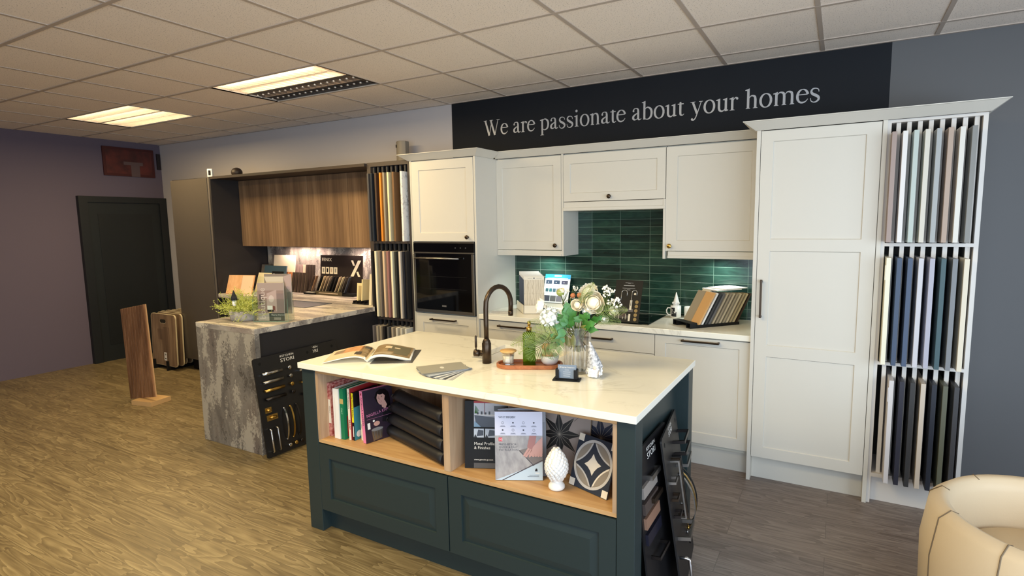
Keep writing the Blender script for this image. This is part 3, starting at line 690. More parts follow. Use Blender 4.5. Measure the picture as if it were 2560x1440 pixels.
cols_m = [('primrose', (232, 228, 208), 'warm white'), ('denim', (62, 78, 104), 'denim blue'), ('storm', (66, 82, 110), 'storm blue'), ('cloud', (196, 196, 204), 'cloud grey'), ('lilac', (170, 170, 186), 'lilac grey'), ('teal', (58, 84, 92), 'teal'), ('smoke', (120, 124, 130), 'smoke grey'), ('ivory2', (216, 208, 190), 'ivory')]
cols_l = [('white3', (206, 202, 204), 'white'), ('indigo', (40, 40, 54), 'indigo'), ('charcoal3', (50, 50, 52), 'charcoal'), ('putty', (196, 184, 170), 'putty'), ('ink3', (32, 36, 48), 'ink blue'), ('olive', (90, 92, 78), 'olive'), ('graph3', (60, 60, 64), 'graphite'), ('sage', (140, 148, 136), 'sage')]
ordn = ['first', 'second', 'third', 'fourth', 'fifth', 'sixth', 'seventh', 'eighth']
for tier, cols, x0, y0, z0, z1 in (('top', cols_t, .212, 3.5, 1.496, 2.070), ('middle', cols_m, .220, 3.5, .835, 1.415), ('bottom', cols_l, .266, 3.5, .170, .752)):
    for k, (n_, c_, w_) in enumerate(cols):
        x = x0+.0475*k
        if x > .575: continue
        panel_thing(x, .022, y0, 3.83, z0, z1, pf(n_, c_), f'{w_} door sample, {ordn[k]} along the {tier} tier of the pale rack', f'door samples in the {tier} tier of the pale rack', lip=(k == 0 and tier != 'top'))

# ------------------------------------------------------------------ oak kitchen and peninsula
YD = 3.57
tl = thing('tall_cabinet', 'tall dark graphite cabinet beside the stacked flooring boards', 'cabinet', (-6.18, YD, 0))
mb = MB(); mb.box(-6.555, -5.835, YD+.02, YW, .13, 2.148, DARK2); mb.box(-6.5, -5.84, YD+.06, YD+.075, 0, .13, BLACKP); mb.box(-5.835, -5.812, YD-.0, YW, 0, 2.150, DARK2); mb.build('carcass', tl, .001)
mb = MB(); mb.box(-6.553, -5.878, YD-.0, YD+.02, .135, 2.140, flat('graphite_lamplit', (78, 72, 66), .36)); mb.build('door', tl, .0015)  # graphite door, base colour brightened and warmed for the lamp's reflection
mb = MB(); mb.box(-5.874, -5.866, YD+.004, YD+.02, .135, 2.14, BLACKP); mb.box(-5.866, -5.837, YD+.0, YD+.02, .135, 2.146, flat('graphite_edge', (96, 90, 86), .4)); mb.build('grip_strip', tl)
cano = MB(); cano.box(-5.812, -3.604, YD+.0, YW, 2.125, 2.150, flat('dark_canopy', (56, 48, 44), .45)); cano.box(-5.812, -3.604, YD+.0, YD+.02, 2.09, 2.125, flat('dark_canopy', (56, 48, 44), .45)) if 0 else None
tag(cano.build('canopy_shelf', at=(-4.7, 3.88, 2.125)), 'long dark canopy shelf above the brown oak wall cabinets', 'shelf')
BOAK = wood('brown_oak', (90, 70, 54), (124, 98, 74), (150, 122, 94), 'z', .5, .42, 1.6)
BOAK2 = wood('brown_oak_edge', (80, 58, 40), (112, 82, 56), (132, 98, 68), 'z', .85, .42)
oc = [(-5.81, -5.283, 'leftmost, against the tall dark cabinet'), (-5.283, -4.716, 'second from the tall dark cabinet'), (-4.716, -4.151, 'third from the tall dark cabinet'), (-4.151, -3.606, 'against the dark sample rack')]
for x0, x1, w_ in oc:
    c = thing('oak_wall_cabinet', f'brown oak wall cabinet with plain door, {w_}', 'cabinet', ((x0+x1)/2, 3.88, 1.41), 0, 'brown oak wall cabinets')
    mb = MB(); mb.box(x0+.001, x1-.001, 3.902, YW, 1.418, 2.124, BOAK2); mb.build('carcass', c)
    mb = MB(); mb.box(x0+.002, x1-.002, 3.88, 3.90, 1.412, 2.122, BOAK)
    if x0 < -5.3: mb.T = Matrix()
    mb.build('door', c, .001)
# back base run + peninsula
br_ = thing('base_cabinet_run', 'dark graphite base cabinets under the concrete worktop along the wall', 'cabinet', (-4.7, 3.6, 0))
mb = MB(); mb.box(-5.81, -4.16, 3.62, YW, .13, .874, DARK2); mb.box(-5.81, -4.16, 3.67, 3.69, 0, .13, BLACKP); mb.build('carcass', br_)
for k in range(3):
    x0 = -5.808+.55*k; mb = MB(); mb.box(x0, x0+.546, 3.60, 3.62, .135, .868, DARK); mb.build('door', br_, .001)
pn = thing('peninsula_cabinet', 'dark graphite peninsula cabinet behind the concrete end panel', 'cabinet', (-3.86, 3.0, 0))
mb = MB(); mb.box(-4.13, -3.572, 2.45, YFR-.0, 0, .872, DARK2); mb.box(-4.155, -3.606, YFR, YW, 0, .872, DARK2); mb.build('carcass', pn)
mb = MB(); mb.box(-3.57, -3.552, 2.446, YFR+.0, 0, .874, DARK); mb.build('back_panel', pn, .001)
for k in range(2): mb = MB(); mb.box(-4.15, -4.132, 2.45+.57*k, 3.015+.57*k, .135, .868, DARK); mb.build('door', pn, .001)
mb = MB(); z0, z1 = .876, .915
def wslab(x0, x1, y0, y1): mb.box(x0, x1, y0, y1, z0, z1, CONC_LIT)
# L shaped top with the sink cut-out
SX0, SX1, SY0, SY1 = -4.62, -4.15, 3.66, 4.02
pts = [(-5.81, 3.56), (-4.23, 3.56), (-4.23, 2.400), (-3.536, 2.400), (-3.536, YFR-.002), (-3.606, YFR-.002), (-3.606, YW-.012), (-5.81, YW-.012)]
mb.prism(pts, z0, z1, CONC_LIT)
tag(mb.build('concrete_worktop', at=(-4.2, 3.3, z0), bevel=.0015), 'L-shaped concrete-look worktop of the graphite kitchen and peninsula', 'worktop')
mb = MB(); mb.box(-4.23, -3.536, 2.400, 2.438, 0, .8755, CONC); tag(mb.build('end_panel', at=(-3.88, 2.42, 0), bevel=.0015), 'mottled grey concrete-look end panel of the peninsula', 'panel')
# undermounted grey sink: a dark inset with a rim, let into the top
sk = thing('composite_sink', 'dark grey sink let into the concrete-look worktop', 'sink', (-4.3, 3.38, .915))
SKM = flat('sink_grey', (78, 82, 92), .35)
mb = MB(); X0, X1, Y0, Y1 = -4.56, -4.05, 3.24, 3.54
for a, b, c, d_ in ((X0, X1, Y0, Y0+.018), (X0, X1, Y1-.018, Y1), (X0, X0+.018, Y0, Y1), (X1-.018, X1, Y0, Y1)): mb.box(a, b, c, d_, .9152, .919, SKM)
mb.rect(X0+.018, X1-.018, Y0+.018, Y1-.018, .9156, flat('sink_basin', (62, 66, 76), .3)); mb.build('rim', sk)

# ------------------------------------------------------------------ island
isl = thing('kitchen_island', 'dark green kitchen island with oak shelves and quartz top', 'kitchen island', (-1.54, 2.37, 0))
IX0, IX1, IY0, IY1 = -2.448, -.630, 1.915, 2.828
for x0, x1 in ((IX0, -2.352), (-.703, IX1)):
    for y0 in (IY0, IY1-.085): mb = MB(); mb.box(x0, x1, y0, y0+.085, 0, .884, ISLE); mb.build('corner_post', isl, .002)
mb = MB(); mb.box(IX0+.03, IX0+.05, IY0+.08, IY1-.08, 0.0, .884, ISLE); mb.build('end_panel', isl)
mb = MB(); mb.box(-.705, -.688, IY0+.08, IY1-.08, 0.0, .884, ISLE); mb.build('end_panel', isl)
mb = MB(); mb.box(-2.36, -.69, IY1-.03, IY1-.01, .1, .884, ISLE); mb.box(-2.36, -.69, IY0+.32, IY1-.03, .15, .50, ISLE); mb.build('back_panel', isl)
ZS = .512
mb = MB(); mb.box(-2.352, -.703, IY0+.004, IY0+.335, ZS-.018, ZS, OAK)
mb.box(-2.352, -.703, IY0+.004, IY0+.335, .866, .884, OAK); mb.build('shelf_board', isl, .0008)
mb = MB(); mb.box(-2.352, -2.334, IY0+.003, IY0+.335, ZS, .866, OAKZ); mb.build('shelf_side', isl)
mb = MB(); mb.box(-.721, -.703, IY0+.003, IY0+.335, ZS, .866, OAKZ); mb.build('shelf_side', isl)
mb = MB(); mb.box(-1.528, -1.492, IY0+.003, IY0+.335, ZS, .866, OAKZ); mb.build('divider', isl)
mb = MB(); mb.box(-2.352, -.703, IY0+.335, IY0+.345, ZS-.01, .884, OAKZ); mb.build('shelf_back', isl)
def raised(x0, x1, z0, z1, yf, fr=.075):
    mb = MB(); a, b, c, d_ = x0+fr, x1-fr, z0+fr, z1-fr
    shaker(mb, x0, x1, z0, z1, yf, [(a, b, c, d_)], ISLE, .010, .002, .022)
    # moulded bead sloping in from the frame
    e = .040
    o_ = [(a+.003, yf+.0098, c+.003), (b-.003, yf+.0098, c+.003), (b-.003, yf+.0098, d_-.003), (a+.003, yf+.0098, d_-.003)]
    k_ = [(a+.010, yf+.0092, c+.010), (b-.010, yf+.0092, c+.010), (b-.010, yf+.0092, d_-.010), (a+.010, yf+.0092, d_-.010)]
    i_ = [(a+e, yf+.0025, c+e), (b-e, yf+.0025, c+e), (b-e, yf+.0025, d_-e), (a+e, yf+.0025, d_-e)]
    mb.add(o_+k_+i_, [(k, (k+1) % 4, 4+(k+1) % 4, 4+k) for k in range(4)]+[(4+k, 4+(k+1) % 4, 8+(k+1) % 4, 8+k) for k in range(4)]+[(8, 9, 10, 11)], ISLE)
    return mb
raised(-2.350, -1.512, .125, .488, IY0-.0, .07).build('drawer', isl)
raised(-1.506, -.705, .125, .488, IY0-.0, .07).build('drawer', isl)
mb = MB(); mb.box(-2.352, -.703, IY0+.055, IY0+.07, 0, .12, ISLE); mb.build('plinth', isl)
# worktop with sink opening
KX0, KX1, KY0, KY1 = -1.665, -1.30, 2.44, 2.70
# thin clear glass: transparent with a fresnel reflection
def thin_glass(name, tint, base=.05, rough=.05):
    m, nt, b_ = nodes(name); tr_ = N(nt, 'ShaderNodeBsdfTransparent'); tr_.inputs[0].default_value = (*tint, 1); gl = N(nt, 'ShaderNodeBsdfGlossy', Roughness=rough)
    lw = N(nt, 'ShaderNodeLayerWeight', Blend=.35); fr = math_(nt, 'ADD', base, math_(nt, 'MULTIPLY', math_(nt, 'POWER', lw.outputs['Facing'], 2.), .75)); mx = N(nt, 'ShaderNodeMixShader'); nt.links.new(fr, mx.inputs[0]); nt.links.new(tr_.outputs[0], mx.inputs[1]); nt.links.new(gl.outputs[0], mx.inputs[2]); nt.links.new(mx.outputs[0], nt.nodes['Material Output'].inputs[0]); return m
THIN = thin_glass('thin_clear_glass', (.985, .985, .98), .16, .10)
KX0, KX1, KY0, KY1 = -1.70, -1.27, 2.39, 2.74
mb = MB(); o_ = [(-2.458, 1.898), (-.622, 1.898), (-.622, 2.842), (-2.458, 2.842)]; i_ = [(KX0, KY0), (KX1, KY0), (KX1, KY1), (KX0, KY1)]
v = [(x, y, z) for z in (.885, .915) for x, y in o_+i_]
f = []
for k in range(4):
    j = (k+1) % 4
    f += [(8+k, 8+j, 12+j, 12+k), (j, k, 4+k, 4+j), (k, j, 8+j, 8+k), (4+j, 4+k, 12+k, 12+j)]
mb.add(v, f, WORK); tag(mb.build('island_worktop', at=(-1.54, 2.37, .885), bevel=.002), 'white veined quartz top of the dark green kitchen island', 'worktop')
SINKW = flat('white_ceramic', (236, 234, 230), .15)
mb = MB(); a, b, c, d_ = KX0-.0, KX1+.0, KY0-.0, KY1+.0
for x0, x1, y0, y1 in ((a-.012, a, c-.012, d_+.012), (b, b+.012, c-.012, d_+.012), (a, b, c-.012, c), (a, b, d_, d_+.012)): mb.box(x0, x1, y0, y1, .70, .884, SINKW)
mb.box(a, b, c, d_, .70, .712, SINKW); mb.T = TR((a+b)/2, (c+d_)/2, .7125); mb.lathe([(.001, 0), (.04, 0), (.043, .002), (.045, 0)], STEEL)
tag(mb.build('butler_sink', at=((a+b)/2, (c+d_)/2, .70)), 'white ceramic undermounted sink in the island behind the tap', 'sink')

# ------------------------------------------------------------------ tap
tp = thing('kitchen_tap', 'dark bronze swan-neck kitchen tap with side lever on the island', 'tap', (-1.555, 2.325, .915))
mb = MB(TR(-1.555, 2.325, .915)); mb.lathe([(.0235, 0), (.0235, .103), (.020, .108), (.0205, .112), (.015, .122), (.0125, .128)], BRONZE, n=28); mb.build('body', tp)
dirx, diry = .26, .966   # the spout swings towards the sink and to the right
P_ = [(0, 0, .125), (0, 0, .20), (0, 0, .275)]
Rr = .088
for k in range(1, 13):
    a = PI*k/12*1.02; P_.append((Rr-Rr*math.cos(a), 0, .290+Rr*math.sin(a)*1.08))
P_.append((Rr*2-.002, 0, .245))
pts = [(-1.555+p[0]*dirx, 2.325+p[0]*diry, .915+p[2]) for p in P_]
mb = MB(); mb.tube(pts, .0125, BRONZE, 18); e = pts[-1]; mb.tube([(e[0], e[1], e[2]+.006), (e[0], e[1], e[2]-.022)], .0135, BRONZE, 18); mb.build('spout', tp)
mb = MB(); mb.tube([(-1.555, 2.325, .965), (-1.590, 2.314, .965)], .0155, BRONZE, 20); mb.build('valve', tp)
mb = MB(); mb.tube([(-1.592, 2.313, .965), (-1.618, 2.305, .965)], .0175, BRONZE, 20)
mb.tube([(-1.608, 2.308, .978), (-1.609, 2.308, .99), (-1.609, 2.308, .998), (-1.609, 2.308, 1.05), (-1.609, 2.308, 1.056)], [.0035, .0035, .0065, .0055, .003], BRONZE, 12); mb.build('lever', tp)

# ------------------------------------------------------------------ oval tray with its things
TRAYW = wood('acacia', (140, 80, 44), (168, 100, 60), (186, 118, 74), 'x', 3., .4)
rzt = math.radians(25.5)
TT = TR(-1.325, 2.36, .915) @ RZ(rzt)
def stadium(L, W, n=12, off=0):
    r = W/2-off; l = L/2-W/2
    return [(l+r*math.cos(-PI/2+PI*i/n), r*math.sin(-PI/2+PI*i/n)) for i in range(n+1)]+[(-l+r*math.cos(PI/2+PI*i/n), r*math.sin(PI/2+PI*i/n)) for i in range(n+1)]
mb = MB(TT); L_, W_ = .33, .135
mb.loft([[(x, y, z) for x, y in stadium(L_-2*o, W_-2*o)] for o, z in ((.004, 0), (0, .004), (0, .018), (.002, .020), (.009, .020), (.011, .018), (.012, .008), (.03, .007))], TRAYW, True, False)
tag(mb.build('wooden_tray', at=(-1.325, 2.36, .915)), 'long oval reddish wooden tray on the island beside the tap', 'tray')
def at_tray(x, y): p = TT @ Vector((x, y, .0075)); return (p.x, p.y, p.z)
# candle
c = at_tray(-.105, .0); cd = thing('candle_jar', 'cream candle in a glass jar with bamboo lid, on the tray', 'candle', c)
mb = MB(TR(*c)); mb.lathe([(.029, 0), (.032, .004), (.030, .012), (.029, .035), (.034, .062), (.0345, .066), (.032, .066), (.027, .035), (.028, .012), (.001, .008)], THIN, n=8, smooth=False); mb.build('jar', cd)
mb = MB(TR(*c)); mb.lathe([(.001, .010), (.0265, .012), (.0262, .034), (.028, .048), (.001, .048)], flat('candle_wax', (240, 232, 208), .5), n=24); mb.build('wax', cd)
mb = MB(TR(*c)); mb.lathe([(.030, .060), (.030, .067), (.040, .068), (.0415, .071), (.0405, .075), (.001, .0755)], wood('bamboo', (190, 148, 88), (212, 170, 108), (224, 186, 124), 'x', 3.)); mb.build('lid', cd)
# soap bottle
c = at_tray(.0, .003); bt = thing('soap_dispenser', 'tall square green glass soap bottle with brass pump on the tray', 'soap dispenser', c)
GG = flat('green_glass', (88, 122, 20), .05, trans=.82, ior=1.35)
mb = MB(TR(*c) @ RZ(rzt)); r = .0315
sq = lambda r, z, k=.35: [(r*math.copysign(abs(math.cos(2*PI*i/24))**k, math.cos(2*PI*i/24)), r*math.copysign(abs(math.sin(2*PI*i/24))**k, math.sin(2*PI*i/24)), z) for i in range(24)]
mb.loft([sq(r*.95, 0), sq(r, .004), sq(r, .158), sq(r*.9, .165), sq(.013, .168, 1.), sq(.013, .172, 1.)], GG); mb.build('bottle', bt)
mb = MB(TR(*c)); mb.lathe([(.0145, .166), (.0145, .186), (.012, .190), (.006, .191), (.0055, .197), (.0085, .198), (.0085, .218), (.001, .220)], BRASS, n=18)
mb.tube([(0, 0, .212), (-.012, .03, .213), (-.014, .036, .206)], .0032, BRASS, 8); mb.build('pump', bt)
# bowl with wooden brush
c = at_tray(.100, .008); bw = thing('ceramic_bowl', 'small white ceramic bowl on the tray', 'bowl', c)
mb = MB(TR(*c)); mb.lathe([(.022, 0), (.034, .006), (.043, .020), (.0465, .038), (.0465, .050), (.0435, .050), (.042, .036), (.036, .018), (.001, .010)], flat('white_stoneware', (226, 224, 220), .35), n=36); mb.build('bowl_body', bw)
bp = (c[0]-.006, c[1], c[2]+.020); br2 = thing('dish_brush', 'round beech wood dish brush resting in the white bowl', 'brush', bp)
BEECH = wood('beech', (178, 118, 76), (206, 148, 102), (220, 168, 122), 'x', 5.)
mb = MB(TR(*bp) @ RY(-.22)); mb.lathe([(.020, .0), (.027, .012), (.028, .028), (.022, .040), (.013, .048), (.012, .054), (.019, .060), (.023, .070), (.020, .080), (.010, .086), (.001, .087)], BEECH, n=24); mb.build('handle', br2)
mb = MB(TR(*bp) @ RY(-.22))
for k in range(40):
    a = k*2.4; rr_ = .017*math.sqrt(k/40); mb.tube([(rr_*math.cos(a), rr_*math.sin(a), .004), (rr_*1.1*math.cos(a), rr_*1.1*math.sin(a), -.010)], .0008, flat('bristle', (210, 190, 150), .7), 4, False)
mb.build('bristles', br2)

# ------------------------------------------------------------------ ribbed vase and artificial flowers
vc = (-1.070, 2.372, .915)
vs_ = thing('glass_vase', 'clear ribbed glass vase holding the white flowers on the island', 'vase', vc)
mb = MB(TR(*vc)); n = 60
def ringv(r, z, rib): return [((r+(rib if i % 2 else 0))*math.cos(2*PI*i/n), (r+(rib if i % 2 else 0))*math.sin(2*PI*i/n), z) for i in range(n)]
mb.loft([ringv(.054, 0, 0), ringv(.059, .004, .0), ringv(.060, .010, .0036), ringv(.063, .135, .0036), ringv(.0645, .142, 0), ringv(.067, .217, 0), ringv(.0675, .222, 0), ringv(.0655, .222, 0), ringv(.0625, .142, 0), ringv(.060, .135, 0), ringv(.056, .014, 0), ringv(.03, .010, 0)], THIN, True, False)
mb.build('vase_body', vs_)
WP = rough_flat('white_petal', (250, 248, 240), (246, 242, 230), 30, .6)
CP = rough_flat('cream_petal', (252, 246, 230), (246, 236, 212), 25, .6)
HP = rough_flat('hydrangea_petal', (250, 252, 250), (226, 232, 226), 40, .6)
LG = rough_flat('leaf_green', (40, 96, 30), (70, 132, 52), 20, .45)
LG2 = rough_flat('leaf_blue_green', (60, 118, 66), (96, 146, 96), 20, .45)
FG = rough_flat('fern_green', (98, 118, 44), (142, 156, 80), 30, .6)
FG2 = rough_flat('fern_dark', (70, 96, 40), (110, 130, 66), 30, .6)
ST = flat('stem_green', (84, 96, 44), .6); STB = flat('stem_brown', (74, 62, 38), .6)
def stem_to(mb, tip, mat=ST, r=.0022, kx=0, base=None):
    b = base or (vc[0]+random.uniform(-.02, .02), vc[1]+random.uniform(-.02, .02), 1.015)
    nk = (vc[0]+(tip[0]-vc[0])*.22, vc[1]+(tip[1]-vc[1])*.22, 1.10)
    P = cr([b, nk, ((nk[0]+tip[0])/2+kx, (nk[1]+tip[1])/2, (nk[2]*.45+tip[2]*.55)), tip], 6)
    mb.tube(P, r, mat, 6)
def petal(mb, M, L, W, curl, mat, nu=5, nv=5, ruff=0):
    vs = []
    for i in range(nu+1):
        u = i/nu; wd = W*math.sin(PI*min(1, .12+u*.80))**.6
        for j in range(nv+1):
            t = (j/nv-.5)*2; x = t*wd/2; zc = (-(t*t)*W*.22)
            a = curl*u
            y = L*u*math.cos(a*.5); z = L*u*math.sin(a*.5)-zc*(.5+u)+ruff*math.sin(t*7+u*3)*u
            vs.append(tuple(M @ Vector((x, y, z))))
    fs = [(i*(nv+1)+j, i*(nv+1)+j+1, (i+1)*(nv+1)+j+1, (i+1)*(nv+1)+j) for i in range(nu) for j in range(nv)]
    mb.add(vs, fs, mat, True)
def bloom(mb, c, face, R, mat, layers=6, ruff=.0):
    """rose or peony: cupped petals wrapped in layers round a tight heart"""
    F = Vector(face).normalized(); q = F.to_track_quat('Z', 'Y').to_matrix().to_4x4()
    B = TR(*c) @ q
    for l in range(layers):
        t = l/(layers-1) if layers > 1 else 0
        n_ = 3+l; rl = R*(.20+.80*t); top = math.radians(8+62*t); bot = math.radians(150-25*t); hw = PI/n_*1.35
        for k in range(n_):
            a0 = 2*PI*k/n_+l*.9; nu, nv = 8, 7; vs = []; rr = rl*random.uniform(.95, 1.05); tp = top*random.uniform(.85, 1.15)
            for i in range(nu+1):
                u = i/nu; w_ = hw*math.sin(PI*(.18+.60*u))**.7
                for j in range(nv+1):
                    s_ = (j/nv-.5)*2; th = bot+(tp-bot)*u*(1-.10*s_*s_); ro = rr*(1+.10*max(0, u-.75)*4*(t+.2))*(1+ruff*2*math.sin(s_*6+k*2+l)*u*u)*(1-.05*abs(s_))
                    a = a0+w_*s_; vs.append(tuple(B @ Vector((ro*math.sin(th)*math.cos(a), ro*math.sin(th)*math.sin(a), ro*math.cos(th)*.85-R*.12*t))))
            mb.add(vs, [(i*(nv+1)+j, i*(nv+1)+j+1, (i+1)*(nv+1)+j+1, (i+1)*(nv+1)+j) for i in range(nu) for j in range(nv)], mat, True)
    mb.ball(tuple(B @ Vector((0, 0, -R*.1))), R*.55, mat, 12); mb.ball(tuple(B @ Vector((0, 0, R*.08))), R*.17, mat, 10)
def flower(name, label, cat, c, face, R, mat, layers=6, ruff=0, kx=0):
    o = thing(name, label, cat, (vc[0], vc[1], .93))
    mb = MB(); bloom(mb, c, face, R, mat, layers, ruff); mb.build('petals', o)
    mb = MB(); stem_to(mb, c, ST, .0024, kx); mb.build('stem', o)
    return o
CV = (.48, -.86, .05)
flower('artificial_peony', 'largest cream peony facing forward at the right of the bouquet', 'flower', (-.975, 2.335, 1.258), (.35, -.9, .15), .050, CP, 7)
flower('artificial_peony', 'cream-white peony at the top of the bouquet behind a fern tip', 'flower', (-1.022, 2.385, 1.298), (-.2, -.75, .6), .046, WP, 6, .03)
flower('artificial_ranunculus', 'small tight cream ranunculus in the middle of the bouquet', 'flower', (-1.046, 2.315, 1.246), (.1, -.98, .15), .028, CP, 5)
flower('artificial_peony', 'cream peony turned sideways at the far left of the bouquet', 'flower', (-1.265, 2.355, 1.222), (-.85, -.4, .2), .037, WP, 6, .03)
flower('artificial_ranunculus', 'little white flower low at the right of the bouquet beside the card of taps', 'flower', (-.925, 2.35, 1.183), (.4, -.8, -.2), .018, WP, 4)
flower('artificial_ranunculus', 'small white flower at the right below the lacy sprays', 'flower', (-.885, 2.36, 1.222), (.5, -.7, .5), .021, WP, 4)
# bud with green calyx
o = thing('artificial_bud', 'half-open pale bud with green base at the upper left of the bouquet', 'flower', (vc[0], vc[1], .93))
mb = MB(); bloom(mb, (-1.150, 2.36, 1.303), (-.1, -.4, .9), .019, CP, 4); mb.ball((-1.152, 2.36, 1.292), .019, flat('calyx_green', (150, 160, 84), .6), 12, .9); mb.build('petals', o)
mb = MB(); stem_to(mb, (-1.152, 2.36, 1.285)); mb.build('stem', o)
# hydrangea heads
def hydrangea(label, c, R, n_=46):
    o = thing('artificial_hydrangea', label, 'flower', (vc[0], vc[1], .93))
    mb = MB(); mb.ball(c, R*.78, HP, 14)
    for k in range(n_):
        z = 1-2*(k+.5)/n_; a = k*2.39996; rr_ = math.sqrt(1-z*z); d = Vector((rr_*math.cos(a), rr_*math.sin(a), z))
        q = d.to_track_quat('Z', 'Y').to_matrix().to_4x4(); B = TR(*(Vector(c)+d*R*.9)) @ q @ RZ(random.random()*3)
        for j in range(4): petal(mb, B @ RZ(PI/2*j) @ RX(.35), R*.34, R*.34, .3, HP, 2, 2)
    mb.build('petals', o); mb = MB(); stem_to(mb, c); mb.build('stem', o)
hydrangea('round white hydrangea head at the lower left of the bouquet', (-1.192, 2.335, 1.172), .046)
hydrangea('small white hydrangea head tucked below the central ranunculus', (-1.005, 2.345, 1.225), .026, 26)
hydrangea('faded white hydrangea head hanging low behind the green bottle pump', (-1.215, 2.39, 1.105), .028, 26)
# berries
o = thing('artificial_berries', 'pair of orange-brown berries near the top of the bouquet', 'berries', (vc[0], vc[1], .93), 0)
mb = MB(); BY = flat('berry_orange', (186, 118, 78), .5)
for p in ((-1.087, 2.36, 1.282), (-1.058, 2.37, 1.283)): mb.ball(p, .0125, BY, 12)
mb.build('berries', o); mb = MB()
for p in ((-1.087, 2.36, 1.272), (-1.058, 2.37, 1.273)): stem_to(mb, p, ST, .0014, 0, (-1.07, 2.37, 1.06))
stem_to(mb, (-1.07, 2.37, 1.10)); mb.build('stem', o)
# lace flower sprays
def lace(label, cs, r, n_, spread):
    o = thing('lace_flower_spray', label, 'flower', (vc[0], vc[1], .93)); mb = MB(); sb = MB()
    hub = (cs[0]-.03, cs[1], cs[2]-.05); stem_to(sb, hub)
    for k in range(n_):
        p = (cs[0]+random.uniform(-1, 1)*spread[0], cs[1]+random.uniform(-.02, .02), cs[2]+random.uniform(-1, 1)*spread[1])
        p = (p[0]+(cs[2]-p[2])*.35, p[1], p[2])
        sb.tube([hub, ((hub[0]+p[0])/2, p[1], (hub[2]+p[2])/2+.004), p], .0007, ST, 4, False)
        for j in range(4): mb.ball((p[0]+random.uniform(-1, 1)*r, p[1]+random.uniform(-1, 1)*r, p[2]+random.uniform(-1, 1)*r), r*.75, WP, 6)
    mb.build('florets', o); sb.build('stem', o)
lace('lacy white spray of tiny florets at the upper right of the bouquet', (-.895, 2.36, 1.288), .0055, 26, (.030, .045))
lace('little lacy white spray beside the pale bud', (-1.115, 2.37, 1.285), .004, 12, (.028, .02))
lace('tiny white floret cluster furthest right in the bouquet', (-.862, 2.36, 1.262), .005, 7, (.012, .02))
lace('tiny white florets beside the top peony', (-1.075, 2.37, 1.312), .004, 6, (.014, .012))
# leaves
def leaf(mb, base, tip, W, mat, lobes=0):
    b, t = Vector(base), Vector(tip); ax = (t-b); L = ax.length; ax.normalize()
    sd = ax.cross(Vector(CV)).normalized(); nn = sd.cross(ax)
    n_ = 10; L1 = []; L2 = []; M_ = []
    for i in range(n_+1):
        u = i/n_; w_ = W*math.sin(PI*u**.8)*(1+(.35*math.sin(u*PI*lobes*2) if lobes else 0))
        c = b+ax*L*u+nn*(.12*L*math.sin(PI*u)); M_.append(tuple(c)); L1.append(tuple(c+sd*w_+nn*w_*.25)); L2.append(tuple(c-sd*w_+nn*w_*.25))
    mb.add(L1+M_+L2, [(i, i+1, n_+2+i, n_+1+i) for i in range(n_)]+[(n_+1+i, n_+2+i, 2*n_+3+i, 2*n_+2+i) for i in range(n_)], mat, True)
def leafy(label, mat, ls):
    o = thing('artificial_leaf_spray', label, 'foliage', (vc[0], vc[1], .93)); mb = MB(); sb = MB()
    for base, tip, W, lb in ls: leaf(mb, base, tip, W, mat, lb); stem_to(sb, base, ST, .0016)
    mb.build('leaves', o); sb.build('stem', o)
leafy('broad green leaf spray at the centre left of the bouquet', LG, [((-1.09, 2.35, 1.13), (-1.12, 2.33, 1.245), .030, 3), ((-1.10, 2.35, 1.12), (-1.155, 2.33, 1.20), .026, 3), ((-1.08, 2.35, 1.15), (-1.085, 2.33, 1.26), .024, 2)])
leafy('dark green lobed leaves hanging in front of the vase neck', LG2, [((-1.13, 2.33, 1.13), (-1.175, 2.31, 1.055), .026, 2), ((-1.12, 2.32, 1.13), (-1.14, 2.30, 1.04), .022, 2), ((-1.12, 2.33, 1.14), (-1.20, 2.32, 1.13), .018, 2), ((-1.10, 2.33, 1.15), (-1.135, 2.31, 1.175), .02, 0)])
leafy('leaves spreading right below the largest peony', LG, [((-1.03, 2.34, 1.15), (-.955, 2.33, 1.17), .022, 3), ((-1.03, 2.35, 1.14), (-.945, 2.34, 1.13), .018, 2), ((-1.04, 2.34, 1.17), (-.985, 2.33, 1.215), .024, 3), ((-1.0, 2.35, 1.17), (-.915, 2.35, 1.20), .014, 3)])
leafy('blue-green leaves between the ranunculus and the broad leaves', LG2, [((-1.09, 2.33, 1.19), (-1.105, 2.32, 1.26), .022, 3), ((-1.06, 2.34, 1.16), (-1.04, 2.33, 1.20), .02, 2)])
leafy('olive leaf lying inside the vase neck', rough_flat('leaf_olive', (118, 124, 50), (150, 150, 76), 20, .5), [((-1.09, 2.345, 1.04), (-1.118, 2.335, 1.095), .018, 0), ((-1.08, 2.345, 1.10), (-1.07, 2.33, 1.03), .012, 0), ((-1.04, 2.35, 1.13), (-1.0, 2.33, 1.155), .014, 0)])
